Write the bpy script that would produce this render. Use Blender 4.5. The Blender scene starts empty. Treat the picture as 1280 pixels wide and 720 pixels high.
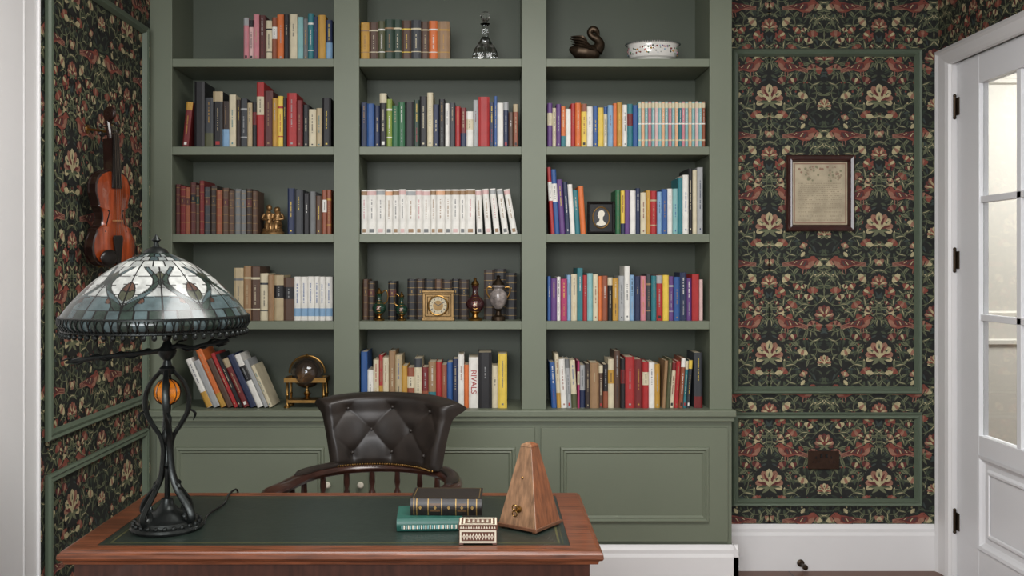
import bpy, bmesh, math, random, re
from mathutils import Vector, Matrix
R=random.Random(7)
F=1196.0; CX=610.0; HY=330.0; CH=1.43
def PX(px,d): return (px-CX)*d/F
def PZ(py,d): return CH-(py-HY)*d/F
def lin(c):
    r=[]
    for x in c[:3]:
        x=x/255.0
        r.append(x/12.92 if x<=0.04045 else ((x+0.055)/1.055)**2.4)
    return (r[0],r[1],r[2],1.0)
sc=bpy.context.scene
COL=sc.collection
sc.view_settings.view_transform='Standard'

# ---------------------------------------------------------------- materials
MC={}
def mat(name,col,rough=0.5,metal=0.0,noise=0.0,nscale=20.0,bump=0.0,coat=0.0,emit=0.0,trans=0.0,ior=1.45,stretch=None):
    if name in MC: return MC[name]
    m=bpy.data.materials.new(name); m.use_nodes=True
    nt=m.node_tree; p=nt.nodes['Principled BSDF']
    c=lin(col)
    p.inputs['Base Color'].default_value=c
    p.inputs['Roughness'].default_value=rough
    p.inputs['Metallic'].default_value=metal
    p.inputs['Coat Weight'].default_value=coat
    p.inputs['Transmission Weight'].default_value=trans
    p.inputs['IOR'].default_value=ior
    if emit>0:
        p.inputs['Emission Color'].default_value=c; p.inputs['Emission Strength'].default_value=emit
    if noise>0 or bump>0:
        tc=nt.nodes.new('ShaderNodeTexCoord'); mp=nt.nodes.new('ShaderNodeMapping')
        nz=nt.nodes.new('ShaderNodeTexNoise'); nz.inputs['Scale'].default_value=nscale; nz.inputs['Detail'].default_value=5
        if stretch: mp.inputs['Scale'].default_value=stretch
        nt.links.new(tc.outputs['Object'],mp.inputs['Vector']); nt.links.new(mp.outputs['Vector'],nz.inputs['Vector'])
        if noise>0:
            rp=nt.nodes.new('ShaderNodeValToRGB')
            rp.color_ramp.elements[0].position=0.3; rp.color_ramp.elements[1].position=0.7
            rp.color_ramp.elements[0].color=(c[0]*(1-noise),c[1]*(1-noise),c[2]*(1-noise),1)
            rp.color_ramp.elements[1].color=(min(1,c[0]*(1+noise)),min(1,c[1]*(1+noise)),min(1,c[2]*(1+noise)),1)
            nt.links.new(nz.outputs['Fac'],rp.inputs['Fac']); nt.links.new(rp.outputs['Color'],p.inputs['Base Color'])
        if bump>0:
            bp=nt.nodes.new('ShaderNodeBump'); bp.inputs['Strength'].default_value=bump; bp.inputs['Distance'].default_value=0.002
            nt.links.new(nz.outputs['Fac'],bp.inputs['Height']); nt.links.new(bp.outputs['Normal'],p.inputs['Normal'])
    MC[name]=m; return m

GREEN=mat('sage_green_paint',(108,115,98),0.45,noise=0.04,nscale=3)
GREEND=mat('sage_green_trim',(88,100,84),0.45,noise=0.05,nscale=4)
WHITE=mat('white_gloss_paint',(224,223,223),0.35,noise=0.02,nscale=3)
DOORW=mat('door_paint',(234,235,238),0.35,noise=0.02,nscale=3)
WOOD=mat('mahogany_wood',(102,57,35),0.36,noise=0.55,nscale=8,coat=0.12,stretch=(1.0,18,18))
WOODD=mat('dark_mahogany',(60,33,24),0.35,noise=0.35,nscale=9,coat=0.3,stretch=(10,10,1.5))
LEATHG=mat('green_desk_leather',(32,41,36),0.34,noise=0.15,nscale=60,bump=0.2)
CHLEA=mat('dark_chair_leather',(37,31,27),0.40,noise=0.4,nscale=12,bump=0.25)
BRASS=mat('aged_brass',(150,116,66),0.35,1.0,noise=0.2,nscale=30)
GOLD=mat('gold_tooling',(150,122,72),0.45,0.6)
BRONZE=mat('dark_bronze',(66,54,42),0.42,0.8,noise=0.3,nscale=40)
IRON=mat('blackened_iron',(44,47,46),0.33,0.75,noise=0.25,nscale=60,bump=0.3)
GLASS=mat('clear_glass',(250,252,252),0.01,trans=1.0,ior=1.45)
BLACK=mat('black_lacquer',(18,18,18),0.25)
EBONY=mat('ebony',(22,18,16),0.3)
IVORY=mat('ivory_white',(212,206,190),0.4)
PAGES=mat('paper_pages',(204,192,166),0.8,noise=0.08,nscale=200,stretch=(1,1,8))
PAPER=mat('plaster_white',(180,178,174),0.8)

# ---------------------------------------------------------------- mesh builder
class MB:
    def __init__(s): s.v=[];s.f=[];s.m=[];s.mats=[]
    def mi(s,m):
        if m not in s.mats: s.mats.append(m)
        return s.mats.index(m)
    def add(s,vs,fs,m,M=None):
        o=len(s.v)
        for v in vs:
            v=Vector(v)
            if M is not None: v=M@v
            s.v.append(v)
        k=s.mi(m)
        for f in fs: s.f.append([i+o for i in f]); s.m.append(k)
        return s
    def b(s,x0,x1,y0,y1,z0,z1,m,M=None):
        vs=[(x0,y0,z0),(x1,y0,z0),(x1,y1,z0),(x0,y1,z0),(x0,y0,z1),(x1,y0,z1),(x1,y1,z1),(x0,y1,z1)]
        fs=[(0,3,2,1),(4,5,6,7),(0,1,5,4),(1,2,6,5),(2,3,7,6),(3,0,4,7)]
        return s.add(vs,fs,m,M)
    def lathe(s,prof,m,seg=32,c=(0,0,0),sx=1,sy=1,M=None,rib=0):
        vs=[];fs=[];n=len(prof)
        for r,z in prof:
            for i in range(seg):
                a=2*math.pi*i/seg; q=1-(rib if i%2 else 0)
                vs.append((c[0]+r*q*sx*math.cos(a),c[1]+r*q*sy*math.sin(a),c[2]+z))
        for j in range(n-1):
            for i in range(seg):
                k=(i+1)%seg
                fs.append((j*seg+i,j*seg+k,(j+1)*seg+k,(j+1)*seg+i))
        if prof[0][0]>1e-4: fs.append(tuple(reversed(range(seg))))
        if prof[-1][0]>1e-4: fs.append(tuple((n-1)*seg+i for i in range(seg)))
        return s.add(vs,fs,m,M)
    def sph(s,c,r,m,sc=(1,1,1),seg=16,M=None):
        n=max(6,seg//2)
        vs=[(c[0],c[1],c[2]-r*sc[2])];fs=[]
        for j in range(1,n):
            t=-math.pi/2+math.pi*j/n
            for i in range(seg):
                a=2*math.pi*i/seg
                vs.append((c[0]+r*sc[0]*math.cos(t)*math.cos(a),c[1]+r*sc[1]*math.cos(t)*math.sin(a),c[2]+r*sc[2]*math.sin(t)))
        vs.append((c[0],c[1],c[2]+r*sc[2])); L=len(vs)-1
        for i in range(seg):
            k=(i+1)%seg
            fs.append((0,1+k,1+i)); fs.append((L,L-seg+i,L-seg+k))
            for j in range(n-2):
                fs.append((1+j*seg+i,1+j*seg+k,1+(j+1)*seg+k,1+(j+1)*seg+i))
        return s.add(vs,fs,m,M)
    def tube(s,pts,rad,m,seg=10,flat=1.0,M=None,closed=False,up=None):
        pts=[Vector(p) for p in pts]; n=len(pts)
        if not isinstance(rad,(list,tuple)): rad=[rad]*n
        vs=[];fs=[]; N=None
        for i in range(n):
            if closed: t=pts[(i+1)%n]-pts[(i-1)%n]
            else: t=pts[min(i+1,n-1)]-pts[max(i-1,0)]
            if t.length<1e-9: t=Vector((0,0,1))
            t.normalize()
            if up is not None:
                N=Vector(up)-t*Vector(up).dot(t)
            elif N is None:
                u=Vector((0,0,1)) if abs(t.z)<0.9 else Vector((1,0,0))
                N=u-t*u.dot(t)
            else: N=N-t*N.dot(t)
            N.normalize(); B=t.cross(N)
            for j in range(seg):
                a=2*math.pi*j/seg
                vs.append(pts[i]+N*math.cos(a)*rad[i]*flat+B*math.sin(a)*rad[i])
        for i in range(n if closed else n-1):
            i2=(i+1)%n
            for j in range(seg):
                k=(j+1)%seg
                fs.append((i*seg+j,i*seg+k,i2*seg+k,i2*seg+j))
        if not closed:
            fs.append(tuple(reversed(range(seg)))); fs.append(tuple((n-1)*seg+j for j in range(seg)))
        return s.add(vs,fs,m,M)
    def prism(s,poly,y0,y1,m,M=None):
        n=len(poly)
        vs=[(p[0],y0,p[1]) for p in poly]+[(p[0],y1,p[1]) for p in poly]
        fs=[tuple(range(n)),tuple(reversed(range(n,2*n)))]
        for i in range(n):
            k=(i+1)%n; fs.append((i,k,n+k,n+i))
        return s.add(vs,fs,m,M)
    def ring(s,a0,a1,b0,b1,prof,m,fn,close=False):
        vs=[];fs=[]
        for o,h in prof:
            for a,b in ((a0+o,b0+o),(a1-o,b0+o),(a1-o,b1-o),(a0+o,b1-o)): vs.append(fn(a,b,h))
        for j in range(len(prof)-1):
            for i in range(4):
                k=(i+1)%4; fs.append((j*4+i,j*4+k,(j+1)*4+k,(j+1)*4+i))
        if close:
            j=len(prof)-1; fs.append((j*4,j*4+1,j*4+2,j*4+3))
        return s.add(vs,fs,m)
    def obj(s,name,parent=None,loc=(0,0,0),rot=(0,0,0),smooth=True,bevel=0,label=None,cat=None,group=None,kind=None,ang=35,recalc=True,subd=0):
        me=bpy.data.meshes.new(name)
        me.from_pydata([tuple(v) for v in s.v],[],s.f)
        for m in s.mats: me.materials.append(m)
        for p,k in zip(me.polygons,s.m): p.material_index=k
        if recalc:
            bm=bmesh.new(); bm.from_mesh(me); bmesh.ops.recalc_face_normals(bm,faces=bm.faces); bm.to_mesh(me); bm.free()
        if smooth:
            for p in me.polygons: p.use_smooth=True
            me.set_sharp_from_angle(angle=math.radians(ang))
        me.update()
        o=bpy.data.objects.new(name,me); COL.objects.link(o)
        o.location=loc; o.rotation_euler=rot
        if parent: o.parent=parent
        if bevel>0:
            bv=o.modifiers.new('bevel','BEVEL'); bv.width=bevel; bv.segments=2; bv.limit_method='ANGLE'; bv.angle_limit=math.radians(40)
        if label: o['label']=label
        if cat: o['category']=cat
        if group: o['group']=group
        if kind: o['kind']=kind
        return o
def top(name,label,cat,loc,rot=(0,0,0),group=None,kind=None):
    e=bpy.data.objects.new(name,None); COL.objects.link(e); e.location=loc; e.rotation_euler=rot; e.empty_display_size=0.05
    e['label']=label; e['category']=cat
    if group: e['group']=group
    if kind: e['kind']=kind
    return e
def smoothpath(pts,n=6):
    pts=[Vector(p) for p in pts]; out=[]
    for i in range(len(pts)-1):
        p0=pts[max(i-1,0)];p1=pts[i];p2=pts[i+1];p3=pts[min(i+2,len(pts)-1)]
        for k in range(n):
            t=k/n
            out.append(0.5*((2*p1)+(-p0+p2)*t+(2*p0-5*p1+4*p2-p3)*t*t+(-p0+3*p1-3*p2+p3)*t**3))
    out.append(pts[-1]); return out
def lerp_list(l,n):
    out=[]
    for i in range(n):
        t=i/(n-1)*(len(l)-1); k=min(int(t),len(l)-2); out.append(l[k]*(1-(t-k))+l[k+1]*(t-k))
    return out

# ---------------------------------------------------------------- key dims
YB=4.15; YW=4.479; XL=-1.469; XR=2.11; ZC=2.86
wmats={'bg':mat('wallpaper_ground',(30,31,29),0.75,noise=0.2,nscale=40),
 'g1':mat('wallpaper_green',(66,74,56),0.75,noise=0.15,nscale=30),
 'g2':mat('wallpaper_sage',(100,104,78),0.75,noise=0.15,nscale=30),
 'g3':mat('wallpaper_deep_green',(47,56,46),0.75,noise=0.2,nscale=30),
 'cr':mat('wallpaper_cream',(172,162,126),0.75,noise=0.2,nscale=50),
 'rd':mat('wallpaper_russet',(124,66,54),0.75,noise=0.2,nscale=50),
 'dr':mat('wallpaper_crimson',(92,42,40),0.75,noise=0.2,nscale=50),
 'pk':mat('wallpaper_rose',(142,102,84),0.75,noise=0.2,nscale=50),
 'bl':mat('wallpaper_slate',(54,64,62),0.75,noise=0.2,nscale=50)}
TW=0.514; TH=0.60
def make_tile():
    P=[]; r=random.Random(3); AX=[0]
    def put(pts,c,l): P.append((pts,c,l,AX[0]))
    def leaf(u,v,a,L,W,c,l,bend=0.25,rnd=False):
        pts=[]; ts=[0,.2,.45,.7,.9,1]; ws=[.12,.75,1,.7,.3,0]
        if rnd: ws=[.15,.45,.8,1,.75,0.1]
        ca,sa=math.cos(a),math.sin(a)
        def q(t,w):
            x=L*t; y=w*W/2+bend*L*t*t
            return (u+ca*x-sa*y, v+sa*x+ca*y)
        for t,w in zip(ts,ws): pts.append(q(t,w))
        for t,w in list(zip(ts,ws))[-2::-1]: pts.append(q(t,-w))
        put(pts,c,l)
    def disc(u,v,rr,c,l,n=8,sx=1):
        put([(u+rr*sx*math.cos(2*math.pi*i/n),v+rr*math.sin(2*math.pi*i/n)) for i in range(n)],c,l)
    def strip(pts,w,c,l):
        for i in range(len(pts)-1):
            (a,b),(d,e)=pts[i],pts[i+1]; dx,dy=d-a,e-b; L=math.hypot(dx,dy) or 1
            nx,ny=-dy/L*w/2,dx/L*w/2
            put([(a+nx,b+ny),(d+nx,e+ny),(d-nx,e-ny),(a-nx,b-ny)],c,l)
    def tulip(u,v,a,s,c,c2,l):
        for k in (-.8,.8,-.35,.35,0): leaf(u,v,a+k,s,s*.46,c if abs(k)>.2 else c2,l,0.0,True)
        disc(u,v,s*.2,'g2',l+1)
    def bird(u,v,a,s,l,fl=1):
        ca,sa=math.cos(a),math.sin(a)
        T=lambda x,y:(u+s*(ca*x*fl-sa*y), v+s*(sa*x*fl+ca*y))
        body=[(-.42,-.10),(-.2,.1),(0,.2),(.16,.26),(.24,.38),(.36,.42),(.45,.36),(.58,.29),(.46,.26),(.42,.06),(.3,-.12),(.05,-.2),(-.2,-.16)]
        bo=[(x*1.1-.01,(y-.1)*1.16+.1) for x,y in body]
        put([T(x,y) for x,y in bo],'bg',l)
        put([T(x,y) for x,y in [(-.75,-.30),(-.8,-.16),(-.3,.06),(-.2,-.14)]],'pk',l)
        for k in (0,.05,.1): put([T(-.74,-.29+k),T(-.3,-.09+k),T(-.3,-.07+k),T(-.75,-.27+k)],'dr',l+1)
        put([T(x,y) for x,y in body],'rd',l+1)
        put([T(x,y) for x,y in [(.1,-.12),(.34,-.08),(.43,.1),(.4,.24),(.25,.16)]],'pk',l+2)
        put([T(x,y) for x,y in [(.14,.2),(.22,.02),(.0,-.1),(-.55,-.12),(-.3,.08)]],'dr',l+2)
        for k in range(4): put([T(.12-k*.12,.14-k*.03),T(.08-k*.12,.14-k*.03),T(.02-k*.13,-.06),T(.06-k*.13,-.06)],'cr' if k%2 else 'bl',l+3)
        disc(*T(.37,.35),s*.025,'bg',l+3,6)
        put([T(.05,-.18),T(.08,-.18),T(.1,-.36),T(.07,-.36)],'pk',l); put([T(.17,-.16),T(.2,-.16),T(.22,-.36),T(.19,-.36)],'pk',l)
    for i in range(250):
        u=r.uniform(0,TW/2); v=r.uniform(0,TH)
        leaf(u,v,r.uniform(0,6.28),r.uniform(.018,.042),r.uniform(.006,.012),r.choice(['g3','g3','g3','g1','bl','g1']),1,r.uniform(-.5,.5))
    spir=[(.085,.155,.085,-1.2,1.35,1),(.19,.04,.075,2.0,1.2,-1),(.07,.43,.085,1.6,1.3,1),(.20,.50,.07,-2.4,1.25,-1),(.15,.29,.065,0.4,1.2,1),(.23,.33,.06,2.6,1,-1),(.19,.20,.05,1.0,1.1,1),(.05,.27,.045,3.0,1.1,-1),(.14,.40,.05,-1.0,1.1,-1),(.05,.55,.05,2.0,1.1,1)]
    for cu,cv,r0,a0,turn,dr in spir:
        pts=[]; n=24
        for k in range(n):
            t=k/(n-1); a=a0+dr*turn*2*math.pi*t; rr=r0*(1-.8*t)
            pts.append((cu+rr*math.cos(a),cv+rr*math.sin(a)))
        strip(pts,.0035,'g2',3)
        sz=.5+r0*6.5
        for k in range(1,n-2,2):
            a=math.atan2(pts[k+1][1]-pts[k][1],pts[k+1][0]-pts[k][0]); s=.052*sz*(1-.55*k/n)
            leaf(pts[k][0],pts[k][1],a-dr*.9,s*1.1,s*.52,'bg',2,-.35*dr)
            leaf(pts[k][0],pts[k][1],a-dr*.9,s,s*.40,'g1' if k%4==1 else 'g2',3,-.35*dr)
            leaf(pts[k][0],pts[k][1],a+dr*.9,s*.6,s*.25,'g2' if k%4==1 else 'g1',3,.35*dr)
            leaf(pts[k][0],pts[k][1],a-dr*.9,s*.85,s*.08,'cr' if k%4==1 else 'g3',4,-.35*dr)
        tulip(pts[-1][0],pts[-1][1],a0,.034,r.choice(['dr','cr','rd']),'pk',5)
    for i in range(20):
        u=r.uniform(0.012,TW/2-.012); v=r.uniform(0,TH); s_=r.uniform(.018,.032); a_=r.uniform(.3,2.8)
        disc(u+.4*s_*math.cos(a_),v+.4*s_*math.sin(a_),s_*.75,'bg',5,10)
        tulip(u,v,a_,s_,r.choice(['cr','cr','rd','dr','pk']),r.choice(['cr','dr','g2']),6)
    for i in range(34):
        disc(r.uniform(0,TW/2),r.uniform(0,TH),r.uniform(.0025,.005),r.choice(['dr','rd','rd','cr']),6,7)
    def palm(u,v,s,c,c2,c3,l):
        AX[0]=1
        disc(u,v+s*.25,s*.98,'bg',l-1,20)
        for k in (-4,4,-3,3,-2,2,-1,1,0): leaf(u,v,math.pi/2+k*.40,s*(1-.05*abs(k)),s*.40,c if k%2==0 else 'pk',l,.05*k,True)
        for k in range(-4,5): leaf(u,v,math.pi/2+k*.40,s*.82*(1-.04*abs(k)),s*.17,'g1' if k%2==0 else c2,l+1,.05*k)
        for k in range(-3,4): leaf(u,v,math.pi/2+k*.42,s*.52,s*.20,c2 if k%2 else c,l+2,0,True)
        for k in range(-2,3): leaf(u,v,math.pi/2+k*.45,s*.3,s*.13,c3,l+3,0)
        for k in (-2,-1,1,2): leaf(u,v-s*.05,-math.pi/2+k*.55,s*.6,s*.22,'g2',l,.25*k)
        disc(u,v,s*.1,c,l+4)
        AX[0]=0
    palm(TW/2,.13,.078,'cr','dr','cr',8)
    palm(0,.02+.30,.054,'dr','cr','rd',8)
    palm(TW/2,.47,.046,'rd','cr','dr',8)
    palm(0,.10,.040,'cr','rd','cr',8)
    bird(.10,.565,.25,.118,9,-1)
    bird(.165,.285,-.1,.112,9,1)
    out=[]
    for pts,c,l,ax in P:
        out.append((pts,c,l))
        if not ax: out.append(([(-u,v) for u,v in pts],c,l))
    out.sort(key=lambda t:t[2])
    return [(p_,c,.0005+i*1.2e-6) for i,(p_,c,l) in enumerate(out)]
TILE=make_tile()
def clip(poly,a0,a1,b0,b1):
    for ax,val,sg in ((0,a0,1),(0,a1,-1),(1,b0,1),(1,b1,-1)):
        out=[]; n=len(poly)
        for i in range(n):
            p,q=poly[i],poly[(i+1)%n]
            dp=(p[ax]-val)*sg; dq=(q[ax]-val)*sg
            if dp>=0: out.append(p)
            if (dp>=0)!=(dq>=0):
                t=dp/(dp-dq); out.append((p[0]+(q[0]-p[0])*t,p[1]+(q[1]-p[1])*t))
        poly=out
        if len(poly)<3: return None
    return poly
def paper(mb,a0,a1,b0,b1,oa,ob,fn):
    mb.add([fn(a0,b0,.0004),fn(a1,b0,.0004),fn(a1,b1,.0004),fn(a0,b1,.0004)],[(0,1,2,3)],wmats['bg'])
    i0=int(math.floor((a0-oa)/TW))-1; i1=int(math.ceil((a1-oa)/TW))+1
    j0=int(math.floor((b0-ob)/TH))-1; j1=int(math.ceil((b1-ob)/TH))+1
    for i in range(i0,i1+1):
        for j in range(j0,j1+1):
            du=oa+i*TW; dv=ob+j*TH; eo=((i+j*2)%4)*4e-7
            for pts,c,h in TILE:
                q=[(u+du,v+dv) for u,v in pts]
                us=[p[0] for p in q]; vs=[p[1] for p in q]
                if max(us)<a0 or min(us)>a1 or max(vs)<b0 or min(vs)>b1: continue
                if min(us)<a0 or max(us)>a1 or min(vs)<b0 or max(vs)>b1:
                    q=clip(q,a0,a1,b0,b1)
                    if not q: continue
                mb.add([fn(u,v,h+eo) for u,v in q],[tuple(range(len(q)))],wmats[c])
# ---- walls
w=MB(); w.b(XL-.12,XR+.12,YW,YW+.12,0,ZC,PAPER)
paper(w,1.05,XR,0.2,ZC,PX(1030,YW),PZ(330,YW)-.565,lambda a,b,h:(a,YW-h,b))
w.obj('wall_back',kind='structure',smooth=False,recalc=False,label='back wall papered with dark floral and bird wallpaper')
w=MB(); w.b(XL-.12,XL,-1.6,YW,0,ZC,PAPER)
paper(w,3.0,YB+.01,0.2,ZC,3.63,PZ(330,YW)-.4,lambda a,b,h:(XL+h,a,b))
w.obj('wall_left',kind='structure',smooth=False,recalc=False,label='side wall papered with dark floral and bird wallpaper')
DY0,DY1=3.27,4.351; DZ=2.35
w=MB(); w.b(XR,XR+.12,DY1+.01,YW,0,ZC,PAPER); w.b(XR,XR+.12,DY0-.01,DY1+.01,DZ,ZC,PAPER); w.b(XR,XR+.12,-1.6,DY0-.01,0,ZC,PAPER)
paper(w,2.0,YW,DZ+.06,ZC,3.9,PZ(330,YW)-.565,lambda a,b,h:(XR-h,a,b))
w.obj('wall_right',kind='structure',smooth=False,recalc=False,label='side wall with doorway and dark floral wallpaper')
fm=bpy.data.materials.new('oak_floorboards'); fm.use_nodes=True; nt=fm.node_tree; p=nt.nodes['Principled BSDF']
tc=nt.nodes.new('ShaderNodeTexCoord'); br=nt.nodes.new('ShaderNodeTexBrick'); br.inputs['Scale'].default_value=1
br.inputs['Color1'].default_value=lin((112,74,50)); br.inputs['Color2'].default_value=lin((86,54,38)); br.inputs['Mortar'].default_value=lin((30,20,15))
br.inputs['Brick Width'].default_value=1.4; br.inputs['Row Height'].default_value=.14; br.inputs['Mortar Size'].default_value=.003
nt.links.new(tc.outputs['Object'],br.inputs['Vector']); nt.links.new(br.outputs['Color'],p.inputs['Base Color']); p.inputs['Roughness'].default_value=.4
w=MB(); w.b(XL-.12,XR+2.6,-1.6,YW+1.2,-.1,0,fm); w.obj('floor',kind='structure',smooth=False,label='brown wooden floorboards')
w=MB(); w.b(XL-.12,XR+2.6,-1.6,YW+1.2,ZC,ZC+.1,PAPER); w.obj('ceiling',kind='structure',smooth=False,label='plain white ceiling')
HALL=mat('hall_cream_paint',(206,202,192),0.6,noise=.03,nscale=2)
w=MB(); w.b(XR+.12,XR+2.6,5.5,5.6,0,ZC,HALL)
for x0 in (2.5,3.3,4.05):
    for z0,z1 in ((.3,1.0),(1.12,2.5)):
        w.ring(x0,x0+.62,z0,z1,[(0,0),(.008,.015),(.03,.015),(.04,0)],HALL,lambda a,b,h:(a,5.5-h,b))
w.obj('wall_hall',kind='structure',smooth=False,label='cream panelled wall of the hallway behind the door')
w=MB(); w.b(XR+2.5,XR+2.6,-1.6,5.5,0,ZC,HALL); w.obj('wall_hall_side',kind='structure',smooth=False,label='cream hallway side wall')
# ---- trims
tn=[0]
def trim(mb,label,**k):
    tn[0]+=1; return mb.obj('trim_%d'%tn[0],kind='structure',label=label,**k)
prof=[(0,0),(0,.012),(.006,.02),(.014,.014),(.024,.018),(.03,.008),(.034,0)]
fb=lambda a,b,h:(a,YW-.005-h,b)
for (x0,x1,y0,y1) in ((914,1151,62,492),(914,1151,515,632)):
    m=MB(); m.ring(PX(x0,YW),PX(x1,YW),PZ(y1,YW),PZ(y0,YW),prof,GREEND,fb)
    trim(m,'sage green rectangular panel moulding on the papered wall',smooth=False,recalc=False)
fl=lambda a,b,h:(XL+.005+h,a,b)
Lz=lambda py,px:PZ(py,1.469*F/(CX-px))
Ly=lambda px:1.469*F/(CX-px)
for (a0,a1,b0,b1) in ((Ly(54),Ly(180),Lz(503,178),Lz(33,178)),(Ly(54),Ly(180),.25,Lz(536,178))):
    m=MB(); m.ring(a0,a1,b0,b1,prof,GREEND,fl)
    trim(m,'sage green rectangular panel moulding on the papered wall',smooth=False,recalc=False)
def baseb(m,fn,a0,a1,h):
    pr=[(0,0),(.022,0),(.022,h-.05),(.016,h-.035),(.016,h-.02),(.008,h-.008),(.004,h),(0,h)]
    vs=[];fs=[]
    for a in (a0,a1):
        for d,z in pr: vs.append(fn(a,d,z))
    n=len(pr)
    for i in range(n-1): fs.append((i,i+1,n+i+1,n+i))
    fs.append(tuple(range(n))); fs.append(tuple(reversed(range(n,2*n))))
    m.add(vs,fs,WHITE)
m=MB(); baseb(m,lambda a,d,z:(a,YW-d,z),PX(913,YB)+.01,XR-.001,.214); m.obj('baseboard_back',kind='structure',label='white painted skirting board with moulded top',smooth=False)
m=MB(); baseb(m,lambda a,d,z:(XL+d,a,z),-1.6,YB-.05,.214); m.obj('baseboard_left',kind='structure',label='white painted skirting board',smooth=False)
m=MB(); baseb(m,lambda a,d,z:(XR-d,a,z),-1.6,DY0-.11,.214); m.obj('baseboard_right',kind='structure',label='white painted skirting board',smooth=False)
XB0,XB1=PX(187,YB),PX(915,YB)
m=MB(); baseb(m,lambda a,d,z:(a,YB-.005-d,z),XB0,XB1+.022,PZ(680,YB)); baseb(m,lambda a,d,z:(XB1+d,a,z),YB-.027,YW-.024,PZ(680,YB))
m.obj('baseboard_front',kind='structure',label='white skirting board along the foot of the built-in bookcase',smooth=False)
m=MB()
for a0,a1,t in ((2.3,3.11,.012),(2.3,3.095,.018),(2.3,2.985,.024)):
    m.b(XL,XL+t,a0,a1,0,ZC,WHITE)
for a in (3.085,2.98): m.tube([(XL+.018,a,0),(XL+.018,a,ZC)],.008,WHITE,10)
trim(m,'white moulded door casing')
m=MB(); fr=lambda a,b,h:(XR-h,a,b)
pc=[(0,0),(0,.02),(.018,.03),(.03,.022),(.07,.018),(.085,.012),(.09,0)]
ca0,ca1,cz=DY0-.09,YW-.002,DZ+.07
k=(ca1-DY1-.005)/.09
vs=[];fs=[]
for o,h in pc:
    vs+= [fr(ca0+o,0,h),fr(ca0+o,cz-o*.9,h),fr(ca1-o*k,cz-o*.9,h),fr(ca1-o*k,0,h)]
for j in range(len(pc)-1):
    for i in range(3): fs.append((j*4+i,j*4+i+1,(j+1)*4+i+1,(j+1)*4+i))
m.add(vs,fs,WHITE)
m.b(XR,XR+.12,DY1+.002,DY1+.012,0,DZ+.005,WHITE); m.b(XR,XR+.12,DY0-.012,DY0-.002,0,DZ+.005,WHITE)
trim(m,'white moulded architrave around the glazed door',smooth=False)
# door
d=top('door_1','white panelled door with six glass panes','door',(XR+.02,DY1,0),kind='structure')
m=MB(); W=DY1-DY0-.006
def db(y0,y1,z0,z1,x0=0,x1=.045,mm=DOORW): m.b(x0,x1,-y1,-y0,z0,z1,mm)
H=DZ-.008; g0,g1=.20,.86; gz=[.686,1.198,1.71,2.215]; gm=.50; g1=.82
db(.003,g0,.008,H); db(g1,W,.008,H); db(g0,g1,gz[3],H); db(g0,g1,.60,gz[0]); db(g0,g1,.008,.20)
db(g0,g1,.20,.60,.012,.033)
db(gm-.016,gm+.016,gz[0],gz[3],.006,.039)
for z in gz[1:3]: db(g0,g1,z-.014,z+.014,.006,.039)
fd=lambda a,b,h:(.012-h,-a,b)
m.ring(g0,g1,.20,.60,[(-.004,.018),(.01,.016),(.02,.006),(.03,0)],DOORW,fd)
m.ring(g0+.05,g1-.05,.25,.55,[(0,0),(.01,.008),(.02,.008),(.025,.002)],DOORW,fd)
m.obj('door_frame',parent=d,smooth=False,bevel=.002)
for r_ in range(3):
    for a,b_ in ((g0,gm-.016),(gm+.016,g1)):
        z0=gz[r_]+(.014 if r_ else 0); z1=gz[r_+1]-(.014 if r_<2 else 0)
        q=MB(); q.b(.02,.024,-b_,-a,z0,z1,GLASS); q.obj('glass_pane',parent=d,smooth=False)
for py in (133,325,652):
    z=PZ(py,4.34); q=MB(); q.tube([(-.008,.0,z-.045),(-.008,.0,z+.045)],.007,BRONZE,10); q.sph((-.008,0,z+.05),.008,BRONZE,seg=8); q.sph((-.008,0,z-.05),.008,BRONZE,seg=8)
    q.b(-.003,0.0,-.03,-.003,z-.04,z+.04,BRONZE)
    q.obj('hinge',parent=d,label='dark bronze butt hinge')
q=MB(); q.tube([(0,-.97,1.05),(-.05,-.97,1.05)],.01,BRASS,10); q.tube([(-.05,-.98,1.05),(-.05,-.86,1.05)],.009,BRASS,10); q.b(-.004,0.0,-.995,-.945,.95,1.15,BRASS); q.obj('door_handle',parent=d,label='brass lever handle')

# ---------------------------------------------------------------- bookcase
bc=top('bookcase','tall sage green built-in bookcase with three bays and cupboards below','bookcase',((XB0+XB1)/2,YB,0))
ox=(XB0+XB1)/2
def bx(px): return PX(px,YB)-ox
def part(m,name,**k): return m.obj(name,parent=bc,**k)
D=YW-YB-.006
ST=[(187,215),(417,449),(652,683),(887,915)]
for a,b_ in ST:
    m=MB(); m.b(bx(a),bx(b_),0,.022,PZ(512,YB),2.80,GREEN)
    if a==187: m.b(bx(a)+.002,bx(b_)-.004,.022,D,PZ(512,YB),2.80,GREEN)
    elif a==887: m.b(bx(a)+.004,bx(b_)-.002,.022,D,PZ(512,YB),2.80,GREEN)
    else: m.b(bx(a)+.004,bx(b_)-.004,.022,D,PZ(512,YB),2.80,GREEN)
    part(m,'upright',smooth=False,bevel=.002)
GREEN_SHADE=mat('sage_green_recess_shade',(76,83,70),0.5,noise=0.05,nscale=3)  # same sage paint, with the recess shade put into its colour
m=MB(); m.b(bx(215)-.01,bx(887)+.01,D-.012,D,.1,2.8,GREEN_SHADE); part(m,'back_panel',smooth=False)
SHZ=[PZ(p_,YB) for p_ in (73,183,292.5,401.5)]
OPEN=[(215,417),(449,652),(683,887)]
for a,b_ in OPEN:
    for z in SHZ:
        m=MB(); m.b(bx(a)-.0005 ,bx(b_)+.0005,.004,D-.013,z-.036,z,GREEN); part(m,'shelf',smooth=False,bevel=.002)
CT=PZ(512,YB)
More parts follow.
